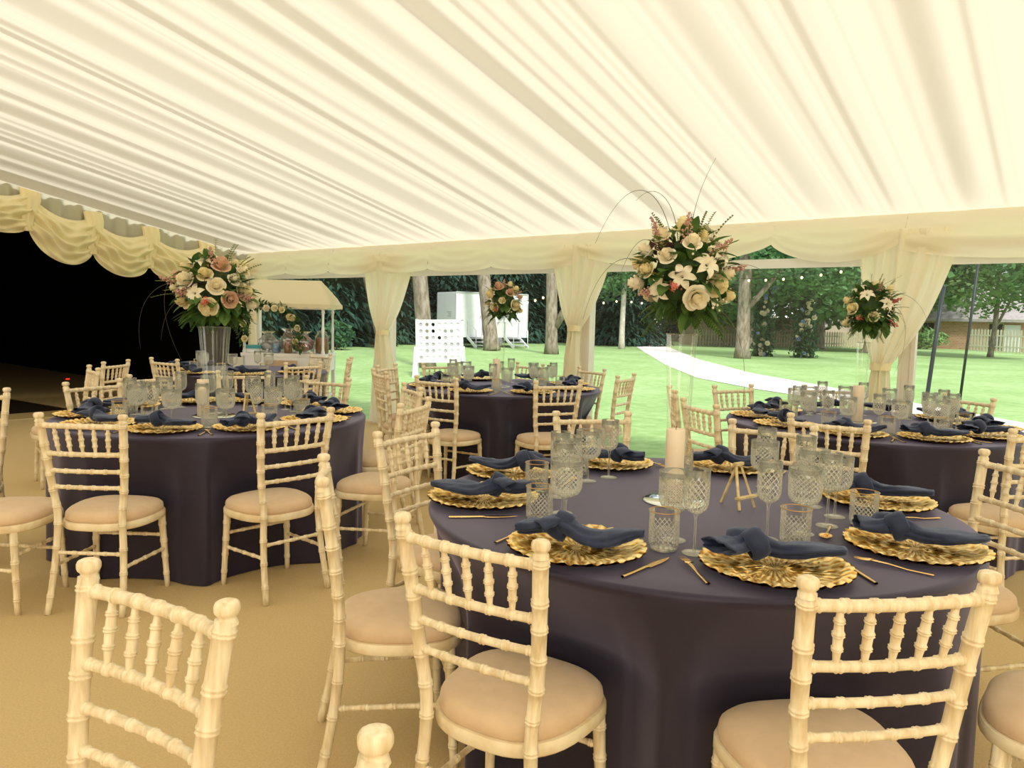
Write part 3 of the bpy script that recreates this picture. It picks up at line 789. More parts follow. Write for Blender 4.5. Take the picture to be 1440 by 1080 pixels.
def make_spoon():
    mb = MB()
    def fn(u, v):
        y = -.09 + .125 * v; uu = 2 * pi * u; wd = .006 - .003 * sin(pi * min(1, v))
        return (wd * cos(uu), y, .004 + .008 * max(0, v - .6) + .002 * sin(uu))
    mb.grid(fn, 8, 14, True)
    mb.grid(lambda u, v: (.020 * sin(pi * (.5 * v)) * cos(2 * pi * u), .055 + .028 * sin(pi * .5 * v) * sin(2 * pi * u), .003 + .008 * (v ** 2)), 18, 6, True)
    o = mb.build('dessert_spoon', M['gold']); o.modifiers.new('t', 'SOLIDIFY').thickness = .0012
    return tag(o, 'x', 'spoon', 'gold spoons on the tables')
charger = Maker(make_charger()); naps = [Maker(make_napkin(s)) for s in (3, 8, 14)]
goblet = Maker(make_goblet(False)); flute = Maker(make_goblet(True)); tumbler = Maker(make_tumbler())
fork = Maker(make_fork()); knife = Maker(make_knife()); spoon = Maker(make_spoon())
RS = random.Random(21)
def polar(tb, r, a): c = TB[tb]; return (c[0] + r * cos(rad(a)), c[1] + r * sin(rad(a)))
CZ = TZ + .0008
def setting(tb, ang, where, items='pntgfFKS', naprot=None, nv=0, r=.69, t=None, f=None, g=None):
    x, y = polar(tb, r, ang); t = t or (.53, ang + 18); f = f or (.47, ang + 13); g = g or (.46, ang + 28)
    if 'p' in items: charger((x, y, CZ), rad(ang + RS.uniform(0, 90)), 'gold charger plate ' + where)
    if 'n' in items:
        nr = rad(naprot if naprot is not None else ang + 90 + RS.uniform(-25, 25)); naps[nv]((x, y, CZ + .012), nr, 'knotted navy napkin ' + where)
    if 't' in items: tumbler((*polar(tb, *t), CZ), RS.uniform(0, 6), 'gold-rimmed tumbler ' + where)
    if 'f' in items: flute((*polar(tb, *f), CZ), RS.uniform(0, 6), 'tall narrow glass ' + where)
    if 'g' in items: goblet((*polar(tb, *g), CZ), RS.uniform(0, 6), 'wide stemmed goblet ' + where)
    tx, ty = -sin(rad(ang)), cos(rad(ang))   # to the guest's right
    if 'K' in items: knife((x + tx * .215, y + ty * .215, CZ), rad(ang + 90 + RS.uniform(-8, 8)), 'gold knife ' + where)
    if 'F' in items: fork((x - tx * .215, y - ty * .215, CZ), rad(ang + 90 + RS.uniform(-8, 8)), 'gold fork ' + where)
    if 'S' in items:
        q = polar(tb, .49, ang - 2); spoon((*q, CZ), rad(ang + 180 + RS.uniform(-20, 20)), 'gold spoon ' + where)
# front table
setting('A', -89, 'at the near left edge of the front table', naprot=20, nv=0, r=.715, t=(.565, -71), f=(.575, -62.5), g=(.465, -69))
setting('A', -46, 'at the near right edge of the front table', naprot=42, nv=1, r=.70, t=(.51, -28), f=(.44, -33), g=(.44, -13))
setting('A', -4, 'at the right edge of the front table', naprot=20, nv=2, r=.73, t=(.56, 14), f=(.46, 6), g=(.48, 23))
setting('A', 44, 'at the right rear of the front table', 'pntgfFK', naprot=25, nv=1, r=.70, t=(.54, 63), f=(.46, 52), g=(.44, 39))
setting('A', 101, 'at the far edge of the front table, behind the little easel', 'pntgfFK', naprot=30, nv=0, r=.71, t=(.50, 118), f=(.47, 77), g=(.36, 66))
setting('A', 145, 'at the far edge of the front table, left of the candle', 'pntgfFK', naprot=200, nv=2, r=.68, t=(.57, 166), f=(.47, 157), g=(.46, 172))
setting('A', -175, 'at the left rear of the front table', naprot=-150, nv=0, r=.73, t=(.54, -155), f=(.45, -149), g=(.44, -163))
setting('A', -139, 'at the left edge of the front table', 'pntgfK', naprot=-140, nv=1, r=.715, t=(.59, -115), f=(.48, -121), g=(.545, -107))
# left table
LS = [(-16, 'at the right end of the left table, behind a chair back', 'pntgfFK'), (-52, 'at the near edge of the left table between its two near chairs', 'pntgfKF'),
      (-88, 'at the near edge of the left table, behind the left chair back', 'pntgfF'), (-124, 'at the left near edge of the left table', 'pntgf'),
      (-160, 'at the left end of the left table', 'pntg'), (164, 'at the far left edge of the left table', 'pntgf'), (128, 'at the far edge of the left table, left of its candle', 'pntgf'),
      (92, 'at the far edge of the left table, right of its candle', 'pntgf'), (56, 'at the far right edge of the left table', 'pntgfF'), (20, 'at the right rear end of the left table', 'pntgfK')]
for i, (a, wh, it) in enumerate(LS): setting('L', a, wh, it, nv=i % 3)
RSs = [(-12, 'at the right end of the right table', 'pntgfF'), (-48, 'at the near right edge of the right table', 'pntgfFK'), (-84, 'at the near edge of the right table, behind a chair back', 'pntgfK'),
       (-120, 'at the near left edge of the right table', 'pntgf'), (-156, 'at the left end of the right table', 'pntgf'), (168, 'at the far left end of the right table', 'pntg'),
       (132, 'at the far edge of the right table, left of its candle', 'ntgf'), (96, 'at the far edge of the right table, behind its candle', 'ntgf'), (60, 'at the far edge of the right table, right of the drape', 'pntgf'), (24, 'at the far right edge of the right table', 'pntgf')]
for i, (a, wh, it) in enumerate(RSs): setting('R', a, wh, it, nv=(i + 1) % 3)
CS = [(-74, 'at the near left edge of the far middle table', 'pntgfK'), (-29, 'at the near right edge of the far middle table', 'pntgfF'), (16, 'at the right end of the far middle table', 'pntgf'), (61, 'at the far right edge of the far middle table', 'pntg'),
      (106, 'at the far edge of the far middle table, behind its candle', 'ntgf'), (151, 'at the far left edge of the far middle table', 'pntg'), (-164, 'at the left end of the far middle table', 'pntgf'), (-119, 'at the left near edge of the far middle table', 'pntgf')]
for i, (a, wh, it) in enumerate(CS): setting('C', a, wh, it, nv=i % 3)
SS = [(-75, 'at the near edge of the distant table by the sweet cart', 'pntg'), (-30, 'at the near right edge of the distant table by the sweet cart', 'pntgf'), (15, 'at the right end of the distant table by the sweet cart', 'pn'),
      (-120, 'at the near left edge of the distant table by the sweet cart', 'pntg'), (-165, 'at the left end of the distant table by the sweet cart', 'ntg')]
for i, (a, wh, it) in enumerate(SS): setting('S', a, wh, it, nv=i % 3)

# ------------------------------------------------------------------ centrepieces
def vase(x, y, h, rt, rb, label, flutes=0):
    root = empty('glass_vase', (x, y, CZ + .0065)); tag(root, label, 'vase')
    mb = MB()
    def fn(u, v):
        r = rb + (rt - rb) * v ** 1.1; r *= 1 + (.03 * sin(flutes * 2 * pi * u) if flutes else 0)
        return (r * cos(2 * pi * u), r * sin(2 * pi * u), .012 + (h - .012) * v)
    mb.grid(fn, 72 if flutes else 40, 20, True); mb.build('wall', M['vase'], root)
    mb = MB(); mb.lathe([(0, 0), (rb * 1.0, 0), (rb * 1.02, .006), (rb * .98, .016), (0, .014)], 36); mb.build('base', M['clear'], root)
    mb = MB(); mb.tube([(rt * cos(2 * pi * i / 40), rt * sin(2 * pi * i / 40), h) for i in range(40)], .0016, 6, False, True); mb.build('lip', M['clear'], root)
    return root
def candle(x, y, h, r, label):
    root = empty('pillar_candle', (x, y, CZ + .0065)); tag(root, label, 'candle')
    mb = MB(); mb.lathe([(r * .96, 0), (r, .003), (r, h - .004), (r * .96, h), (r * .8, h - .002), (r * .3, h - .005), (0.0005, h - .005)], 36, cap0=True); mb.build('wax', M['candle'], root)
    mb = MB(); mb.tube([(0, 0, h - .006), (.001, 0, h + .006), (.003, 0, h + .011)], .0011, 6); mb.build('wick', M['wick'], root)
def mirror(x, y, r, label):
    root = empty('mirror_plate', (x, y, CZ)); tag(root, label, 'mirror')
    mb = MB(); mb.lathe([(r, .003), (r * .99, .005), (r * .93, .006), (0, .006)], 48); mb.build('glass', M['mirror'], root)
    mb = MB(); mb.lathe([(r * .98, 0), (r, .001), (r, .003)], 48, cap0=True); mb.build('rim', M['bevel'], root)
def easel(x, y, rz, label):
    root = empty('table_easel', (x, y, CZ), rz); tag(root, label, 'easel')
    W = M['wood_end']
    for s in (-1, 1):
        mb = MB(); mb.bar((s * .042, .035, .0), (s * .012, -.012, .155), .009, .007); mb.build('leg', W, root, False)
    mb = MB(); mb.bar((0, -.075, .0), (0, -.012, .150), .009, .007); mb.build('rear_leg', W, root, False)
    mb = MB(); mb.box((0, .029, .040), (.10, .018, .007)); mb.build('ledge', W, root, False)
    mb = MB(); mb.box((0, -.008, .150), (.045, .012, .010)); mb.build('crossbar', W, root, False)

def leaf(mb, base, d, L, wd, curl=.3, up=None, n=4):
    d = Vector(d).normalized(); up = Vector(up or (0, 0, 1)); sd = d.cross(up)
    if sd.length < 1e-3: sd = Vector((1, 0, 0))
    sd.normalize(); nn = sd.cross(d); b = Vector(base); vs = []
    for i in range(n + 1):
        t = i / n; w_ = wd * sin(pi * (t * .92 + .06)) ** .8
        c = b + d * L * t - nn * (-curl) * L * t * t * -1
        vs += [c - sd * w_ + nn * w_ * .25, c, c + sd * w_ + nn * w_ * .25]
    fs = []
    for i in range(n):
        a = i * 3; fs += [(a, a + 1, a + 4, a + 3), (a + 1, a + 2, a + 5, a + 4)]
    mb.add(vs, fs)
def frame_of(ax):
    ax = Vector(ax).normalized(); t = Vector((0, 0, 1)) if abs(ax.z) < .9 else Vector((1, 0, 0))
    a = ax.cross(t).normalized(); return a, ax.cross(a).normalized(), ax
def rose(mb, c, ax, r, rr):
    a, b, n = frame_of(ax); c = Vector(c)
    for ring, (k, rr_, h, open_) in enumerate([(3, .30, .95, .0), (4, .50, .80, .12), (5, .74, .55, .4), (6, 1.0, .20, .9)]):
        for i in range(k):
            t0 = 2 * pi * (i + .37 * ring) / k + rr.uniform(-.2, .2); wd = 2 * pi / k * .72
            def fn(u, v):
                t = t0 + (u - .5) * wd * 1.5; q = rr_ * (.25 + .75 * v ** .7) * (1 - .10 * (2 * u - 1) ** 2)
                hh = -.35 + (h + .35) * v ** .8 + .10 * (1 - (2 * u - 1) ** 2) * v - open_ * .28 * v ** 4
                return c + (a * cos(t) + b * sin(t)) * r * q + n * r * hh
            mb.grid(fn, 5, 4)
    mb.ball(c + n * r * .32, r * .36, 9, 6)
def lily(mb, c, ax, r, rr):
    a, b, n = frame_of(ax); c = Vector(c); o = rr.uniform(0, 1)
    for i in range(6):
        t = 2 * pi * i / 6 + o; d = a * cos(t) + b * sin(t); s = n.cross(d)
        def fn(u, v):
            w_ = .30 * sin(pi * (v * .93 + .05)) ** .7 * (2 * u - 1)
            return c + d * r * (.1 + .95 * v) + s * r * w_ + n * r * (.55 * v - .75 * v ** 3 - .18 * abs(2 * u - 1) * -1 * v)
        mb.grid(fn, 4, 6)
    for i in range(5):
        t = 2 * pi * i / 5; mb.tube([c, c + n * r * .5 + (a * cos(t) + b * sin(t)) * r * .15], r * .025, 4)
def plume(mb, base, d, L, wd, rr, dens=70):
    d = Vector(d).normalized(); a, b, n = frame_of(d); base = Vector(base)
    mb.tube([base, base + d * L], .0012, 4)
    for i in range(dens):
        t = rr.uniform(.1, 1) ; w_ = wd * (1 - t) ** .6 * rr.uniform(.2, 1); th = rr.uniform(0, 6.28)
        p = base + d * L * t + (a * cos(th) + b * sin(th)) * w_ + Vector((0, 0, -.15 * w_))
        mb.ball(p, wd * rr.uniform(.09, .17), 5, 3)
def sprig(mb, base, d, L, rr, droop=.3, k=9, ls=.010):
    d = Vector(d).normalized(); base = Vector(base); pts = []
    for i in range(k + 1):
        t = i / k; pts.append(base + d * L * t + Vector((0, 0, -droop * L * t * t)))
    mb.tube(pts, .0009, 4)
    for i in range(2, k + 1):
        for s in (-1, 1):
            sd = d.cross(Vector((0, 0, 1))); sd = sd.normalized() if sd.length > .01 else Vector((1, 0, 0))
            leaf(mb, pts[i], d * .5 + sd * s + Vector((0, 0, .2)), ls * (1.3 - .5 * i / k), ls * .28, .1, n=2)
def frond(mb, base, d, L, rr, droop=.6, k=14):
    d = Vector(d).normalized(); base = Vector(base); sd = d.cross(Vector((0, 0, 1)))
    sd = sd.normalized() if sd.length > .01 else Vector((1, 0, 0)); pts = []
    for i in range(k + 1):
        t = i / k; pts.append(base + d * L * t + Vector((0, 0, -droop * L * t * t)))
    mb.tube(pts, .0012, 4)
    for i in range(1, k + 1):
        for s in (-1, 1): leaf(mb, pts[i], d * .6 + sd * s + Vector((0, 0, -.2)), L * .30 * (1.05 - i / k) + .008, L * .035, .1, n=2)
def bouquet(cx, cy, cz, r, rz, label, seed, big=1.0, nrose=9, nlily=4, tones=('cream_petal', 'white_petal', 'peach_petal'), grasses=(), plumes=None, nleaf=80):
    """cz: height of the ball's middle; r: half width; rz: half height"""
    rr = random.Random(seed); root = empty('flower_arrangement', (cx, cy, cz)); tag(root, label, 'flowers', None)
    def on(th, ph, k=1.0): return Vector((r * k * cos(ph) * cos(th), r * k * cos(ph) * sin(th), rz * k * sin(ph)))
    mb = MB()
    # dark heart plus broad leaves
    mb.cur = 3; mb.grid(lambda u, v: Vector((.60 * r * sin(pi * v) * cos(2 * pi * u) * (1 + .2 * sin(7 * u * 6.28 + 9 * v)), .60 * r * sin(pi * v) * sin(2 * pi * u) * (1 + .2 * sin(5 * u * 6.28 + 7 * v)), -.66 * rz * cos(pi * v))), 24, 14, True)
    mb.cur = 0
    for i in range(nleaf * 2):
        mb.cur = 1 if i % 9 == 0 else (2 if i % 3 == 0 else 0)
        th = rr.uniform(0, 2 * pi); ph = math.asin(rr.uniform(-.85, 1)); p = on(th, ph, rr.uniform(.55, .8))
        if ph < -.1 and mb.cur == 1: mb.cur = 2
        d = p.normalized() + Vector((rr.uniform(-.6, .6), rr.uniform(-.6, .6), rr.uniform(-.4, .6)))
        leaf(mb, p, d, r * rr.uniform(.28, .52), r * rr.uniform(.09, .18), rr.uniform(.1, .5))
    mb.cur = 2
    for i in range(34):
        th = rr.uniform(0, 2 * pi); d = Vector((cos(th), sin(th), rr.uniform(-.8, -.1)))
        frond(mb, Vector((cos(th) * r * .35, sin(th) * r * .35, -rz * rr.uniform(.35, .6))), d, r * rr.uniform(.45, .75), rr, .3)
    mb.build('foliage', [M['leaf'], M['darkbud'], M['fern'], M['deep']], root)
    # evenly spread blooms
    tot = nrose + nlily; k = 0
    for i in range(tot):
        f = (i + .5) / tot; ph = math.asin(max(-1, min(1, .95 - 1.45 * f))); th = i * 2.39996 + seed
        p = on(th, ph, rr.uniform(.80, .95)); mb = MB(); ax = (p.normalized() + Vector((0, 0, .25)))
        if i % max(1, tot // max(1, nlily)) == 1 and k < nlily:
            lily(mb, p, ax, r * .27 * big, rr); mb.build('lily', M['white_petal'], root); k += 1
        else:
            rose(mb, p, ax, r * rr.uniform(.17, .29) * big, rr); mb.build('rose', M[tones[i % len(tones)]], root)
    for i, (th, ph, L, col) in enumerate(plumes or [(rr.uniform(0, 6.28), rr.uniform(-.5, .9), .55, rr.choice(('pink', 'dusty'))) for _ in range(7)]):
        p = on(th, ph, .72); mb = MB(); plume(mb, p, p.normalized() + Vector((0, 0, .15)), r * L, r * .17, rr); mb.build('astilbe_plume', M[col], root)
    mb = MB()
    for i in range(9):
        th = rr.uniform(0, 6.28); ph = rr.uniform(-.6, .9); c = on(th, ph, .92)
        mb = MB()
        for j in range(7):
            q = c + Vector((rr.gauss(0, 1), rr.gauss(0, 1), rr.gauss(0, 1))) * r * .08; mb.ball(q, r * .030, 6, 4); mb.tube([c * .9, q], r * .006, 4)
        mb.build('berry_cluster', M['berry'], root)
    mb = MB()
    for i in range(16):
        th = rr.uniform(0, 6.28); ph = rr.uniform(-.3, 1.3); p = on(th, ph, .75); mb = MB(); sprig(mb, p, p.normalized() + Vector((0, 0, .3)), r * rr.uniform(.5, .95), rr, .25, 10, r * .085); mb.build('seed_sprig', M['sprig'], root)
    if grasses:
        for g in grasses:
            mb = MB(); P = [Vector(p) for p in g]; n = 26; pts = []
            for i in range(n + 1):
                t = i / n
                pts.append(P[0] * (1 - t) ** 3 + P[1] * 3 * t * (1 - t) ** 2 + P[2] * 3 * t * t * (1 - t) + P[3] * t ** 3)
            mb.tube(pts, [.0015 - .001 * i / n for i in range(n + 1)], 5); mb.build('grass_blade', M['blade'], root)
    return root
# image-left/right directions in world space: right = (.756,.655), towards camera = (.655,-.756)
RT = Vector((.756, .655, 0)); TC = Vector((.655, -.756, 0)); UP = Vector((0, 0, 1))
def v3(a, b, c): return RT * a + TC * b + UP * c
mirror(3.135, -4.115, .115, 'round mirror plate under the candle and vase on the front table')
candle(3.135, -4.135, .255, .033, 'tall ivory pillar candle on the front table')
vase(3.105, -4.058, .585, .055, .030, 'slim tapering clear glass vase on the front table')
grA = [(v3(-.02, 0, -.05), v3(-.06, .05, .30), v3(-.20, .05, .42), v3(-.33, .08, .10)), (v3(-.05, 0, -.02), v3(-.10, 0, .15), v3(-.18, .05, .20), v3(-.25, .05, -.05)),
       (v3(0, .02, 0), v3(.01, .02, .18), v3(.02, .02, .28), v3(.09, .02, .41)), (v3(-.03, .02, 0), v3(-.02, .05, .25), v3(-.12, .05, .34), v3(-.19, .05, .25)),
       (v3(-.05, .03, -.08), v3(-.16, .05, .12), v3(-.30, .05, .10), v3(-.36, .05, -.16)), (v3(.08, .05, .0), v3(.16, .05, .06), v3(.22, .05, .05), v3(.27, .05, .02)),
       (v3(.06, .02, -.10), v3(.18, .04, -.1), v3(.24, .04, -.25), v3(.22, .04, -.48))]
a0 = atan2(TC.y, TC.x)
bouquet(3.105, -4.065, 1.555, .165, .195, 'large mixed bouquet of cream roses, lilies and coral plumes in the front table vase', 5, 1.02, 25, 6, ('cream_petal', 'white_petal', 'white_petal'), grA,
        [(a0 - .45, -.25, .42, 'pink'), (a0 - 1.15, -.35, .5, 'dusty'), (a0 - .2, .75, .8, 'dusty'), (a0 + .7, .45, .6, 'dusty'), (a0 + 1.3, .1, .6, 'dusty'), (a0 - 1.0, .7, .8, 'dusty'), (a0 + 2.6, .2, .6, 'pink')], 95)
easel(3.335, -4.035, rad(255), 'small wooden table easel beside the candle on the front table')
# left table
mirror(.09, -4.12, .13, 'round mirror plate under the candle on the left table')
candle(.10, -4.20, .22, .034, 'ivory pillar candle on the left table')
vase(.035, -4.085, .53, .092, .052, 'wide fluted clear vase on the left table', 16)
grL = [(v3(-.05, 0, 0), v3(-.22, .05, .12), v3(-.48, .05, .02), v3(-.42, .05, -.36)), (v3(-.05, 0, .02), v3(-.2, .05, .22), v3(-.40, .05, .02), v3(-.18, .05, -.42)), (v3(-.05, .05, -.1), v3(-.2, .05, .0), v3(-.28, .05, -.1), v3(-.30, .05, -.3))]
bouquet(.035, -4.085, 1.51, .235, .215, 'biggest bouquet, peach and cream, in the fluted vase on the left table', 9, .90, 27, 4, ('white_petal', 'cream_petal', 'cream_petal', 'white_petal', 'peach_petal', 'white_petal', 'cream_petal'), grL,
        [(a0 + .1, -.35, .45, 'pink'), (a0 + .2, 1.1, .55, 'dusty'), (a0 - 1.2, .2, .6, 'dusty'), (a0 - .5, -.1, .5, 'dusty'), (a0 + 1.1, -.2, .6, 'dusty'), (a0 + 2.8, .2, .6, 'pink')], 80)
easel(.34, -4.05, rad(250), 'small wooden table easel on the left table')
# right table
mirror(3.02, -1.20, .11, 'round mirror plate under the centrepiece on the right table')
candle(3.02, -1.26, .24, .034, 'ivory pillar candle on the right table')
vase(3.015, -1.19, .52, .042, .030, 'slim clear glass vase on the right table')
grR = [(v3(.03, 0, .05), v3(.15, .05, .18), v3(.32, .05, .08), v3(.36, .05, -.08)), (v3(.05, 0, 0), v3(.16, .05, .12), v3(.30, .05, -.1), v3(.16, .05, -.42)), (v3(.0, .0, .1), v3(.05, .05, .18), v3(.12, .05, .2), v3(.17, .05, .23)), (v3(.05, .0, 0), v3(.1, .05, .05), v3(.2, .05, -.03), v3(.22, .05, -.12))]
bouquet(3.04, -1.18, 1.50, .160, .195, 'dark-leaved bouquet of cream and rust flowers on the right table', 14, 1.15, 11, 4, ('cream_petal', 'white_petal', 'cream_petal'), grR,
        [(a0 - .9, -.3, .5, 'pink'), (a0 + .9, .3, .5, 'pink'), (a0 + .9, -.5, .5, 'pink'), (a0 + .1, .9, .5, 'dusty'), (a0 + 2.7, 0, .5, 'pink')], 95)
# far middle table
mirror(-.09, -1.20, .10, 'round mirror plate under the centrepiece on the far middle table')
candle(-.09, -1.25, .25, .033, 'ivory pillar candle on the far middle table')
vase(-.10, -1.18, .58, .042, .030, 'slim clear glass vase on the far middle table')
bouquet(-.08, -1.18, 1.53, .160, .185, 'small-looking bouquet of cream and rust flowers on the far middle table', 19, 1.2, 17, 1, ('cream_petal', 'cream_petal', 'peach_petal'), (),
        [(a0 - .5, -.4, .5, 'pink'), (a0 + .9, -.2, .5, 'dusty'), (a0, 1.1, .6, 'dusty'), (a0 + 1.0, .4, .6, 'dusty'), (a0 + 2.7, 0, .5, 'pink')], 70)
# menu card on the distant table
root = empty('menu_card', (-2.95, -2.10, CZ), rad(40)); tag(root, 'small standing ivory card on the distant table by the sweet cart', 'card')
mb = MB(); mb.box((0, 0, .075), (.10, .003, .15), Matrix.Rotation(rad(8), 3, 'X')); mb.build('card', M['card'], root, False)
mb = MB(); mb.box((0, -.015, .004), (.10, .05, .008)); mb.build('foot', M['wood_end'], root, False)

# ------------------------------------------------------------------ sweet cart
CA = YAW
def cart_pt(x, y): return (-3.95 + cos(CA) * x - sin(CA) * y, -.76 + sin(CA) * x + cos(CA) * y)
cart = empty('sweet_cart', (-3.95, -.76, 0), CA); tag(cart, 'white wooden sweet cart with a cream canvas awning, by the far corner', 'cart')
mb = MB(); mb.box((0, 0, .86), (1.06, .56, .04)); mb.build('counter', M['white'], cart, False)
mb = MB(); mb.box((0, -.26, .76), (1.04, .025, .20)); mb.box((0, .26, .76), (1.04, .025, .20)); mb.box((-.51, 0, .76), (.025, .52, .20)); mb.box((.51, 0, .76), (.025, .52, .20)); mb.build('side_panel', M['white'], cart, False)
mb = MB(); mb.box((0, 0, .34), (1.0, .50, .03)); mb.build('shelf', M['white'], cart, False)
for sx in (-1, 1):
    for sy in (-1, 1):
        mb = MB(); mb.bar((sx * .50, sy * .25, .0), (sx * .50, sy * .25, .84), .045); mb.build('leg', M['white'], cart, False)
        mb = MB(); mb.lathe([(.022, .88), (.026, .90), (.018, .93), (.016, 1.1), (.020, 1.2), (.014, 1.22), (.016, 1.38), (.024, 1.40), (.02, 1.42), (.02, 1.48)], 12, (sx * .49, sy * .25, 0), cap1=True); mb.build('awning_post', M['white'], cart)
mb = MB(); mb.box((0, -.27, 1.46), (1.04, .025, .05)); mb.box((0, .27, 1.46), (1.04, .025, .05)); mb.box((-.51, 0, 1.46), (.025, .52, .05)); mb.box((.51, 0, 1.46), (.025, .52, .05)); mb.build('awning_frame', M['white'], cart, False)
mb = MB()
def aw(u, v):   # hipped canvas
    x = -.60 + 1.20 * u; y = -.33 + .66 * v; e = min(1, (.60 - abs(x)) / .20); f = min(1, (.33 - abs(y)) / .30)
    return (x, y, 1.50 + .30 * min(e, f) ** .85)
mb.grid(aw, 24, 24)
for sx, sy in ((0, -1), (0, 1), (-1, 0), (1, 0)):
    def sk(u, v):
        t = 2 * u - 1; z = 1.50 - v * (.04 + .018 * abs(sin(u * pi * 8)))
        return (t * .60, sy * .332, z) if sy else (sx * .602, t * .33, z)
    mb.grid(sk, 48, 1)
mb.build('awning', M['awning'], cart)
def jar(x, y, z, r, h, fill, label):
    p = cart_pt(x, y); root = empty('sweet_jar', (*p, z + .003)); tag(root, label, 'jar', 'jars and bags of sweets on the cart')
    mb = MB(); mb.lathe([(r * .9, 0), (r, .01), (r, h * .72), (r * .7, h * .82), (r * .7, h * .86)], 20, cap0=True); mb.build('glass', M['clear'], root)
    mb = MB(); mb.lathe([(r * .88, .004), (r * .94, .012), (r * .94, h * .6), (r * .5, h * .66), (0, h * .66)], 16, cap0=True); mb.build('sweets', fill, root)
    mb = MB(); mb.lathe([(r * .74, h * .86), (r * .76, h * .90), (r * .3, h * .95), (r * .12, h * .97), (r * .15, h), (0, h * 1.02)], 16, cap0=True); mb.build('lid', M['clear'], root)
def bag(x, y, z, wd, h, fill, label):
    p = cart_pt(x, y); root = empty('sweet_bag', (*p, z + .003), CA); tag(root, label, 'bag', 'jars and bags of sweets on the cart')
    rr = random.Random(int(x * 1000)); q = [rr.uniform(0, 6) for _ in range(3)]
    def fn(u, v):
        t = 2 * pi * u; rr_ = (1 - .75 * max(0, (v - .6) / .4) ** .6 if v < .85 else .3 + (v - .85) * 3) * (1 + .09 * sin(5 * t + 7 * v + q[0]) + .05 * sin(9 * t - 6 * v + q[1]))
        return (wd / 2 * rr_ * cos(t), wd * .33 * rr_ * sin(t), h * v)
    mb = MB(); mb.grid(fn, 30, 16, True); mb.build('film', M['bagfilm'], root)
    mb = MB(); mb.ball((0, 0, h * .28), wd * .40, 14, 9, h * .26 / (wd * .40)); mb.build('sweets', fill, root)
jar(.43, -.06, .88, .085, .30, M['sweet_brown'], 'clear jar of brown sweets at the right end of the sweet cart')
bag(.17, -.02, .88, .29, .27, M['sweet_red'], 'clear bag of pink sweets left of the brown jar on the sweet cart')
bag(-.05, .12, .88, .22, .30, M['sweet_red'], 'clear bag of red sweets in the middle of the sweet cart')
bag(-.30, .07, .88, .25, .26, M['palegrey'], 'clear gathered bag at the left end of the sweet cart')
jar(-.12, -.17, .88, .05, .17, M['bluepack'], 'small jar of blue sweets at the front of the sweet cart')
jar(.04, -.2, .88, .05, .15, M['sweet_brown'], 'small dark jar at the front of the sweet cart')
p = cart_pt(-.43, -.15); root = empty('cake_tin', (*p, .883)); tag(root, 'round teal tin at the left front of the sweet cart', 'tin')
mb = MB(); mb.lathe([(.10, 0), (.10, .05), (0, .05)], 28, cap0=True); mb.build('body', M['white'], root, sharp=40)
mb = MB(); mb.lathe([(.112, .05), (.112, .085), (.10, .09), (0, .09)], 28, cap0=True); mb.build('lid', M['teal'], root, sharp=40)
p = cart_pt(.02, -.42); root = empty('paper_bag', (*p, 0), CA); tag(root, 'plain kraft paper carrier standing at the front of the sweet cart', 'bag')
mb = MB(); mb.box((0, 0, .40), (.36, .14, .80)); mb.build('body', M['kraft'], root, False)
mb = MB(); mb.tube([(-.08, -.075, .79), (-.06, -.075, .84), (.06, -.075, .84), (.08, -.075, .79)], .004, 6); mb.build('handle', M['card'], root)
# garland over the cart's left front
gar = empty('flower_garland', (*cart_pt(0, -.30), 0), CA); tag(gar, 'garland of cream roses and green leaves draped over the front of the sweet cart', 'garland')
rr = random.Random(4)
gp = [(-.46, -.02, 1.02), (-.46, -.02, 1.20), (-.44, -.03, 1.40), (-.34, -.06, 1.50), (-.20, -.07, 1.46), (-.06, -.08, 1.45), (.06, -.08, 1.42), (.16, -.06, 1.33), (.20, -.05, 1.20), (.21, -.05, 1.06), (.20, -.05, .98)]
mb = MB()
for i in range(420):
    k = rr.uniform(0, len(gp) - 1.001); a = int(k); p = Vector(gp[a]).lerp(Vector(gp[a + 1]), k - a) + Vector((rr.gauss(0, .03), rr.gauss(0, .025), rr.gauss(0, .03)))
    leaf(mb, p, (rr.gauss(0, 1), rr.gauss(0, 1), rr.gauss(0, 1)), rr.uniform(.05, .09), rr.uniform(.012, .02), .2, n=2)
mb.tube([Vector(p) for p in gp], .012, 6); mb.build('foliage', M['leaf'], gar)
for k in (.3, 1.2, 2.6, 3.4, 4.3, 5.0, 5.7, 6.6, 7.2, 8.1, 9.3):
    a = int(k); p = Vector(gp[a]).lerp(Vector(gp[a + 1]), k - a) + Vector((rr.uniform(-.02, .02), -.05, rr.uniform(-.03, .03)))
    mb = MB(); rose(mb, p, (rr.uniform(-.4, .4), -1, rr.uniform(-.2, .5)), .045, rr); mb.build('rose', M[rr.choice(('cream_petal', 'white_petal'))], gar)

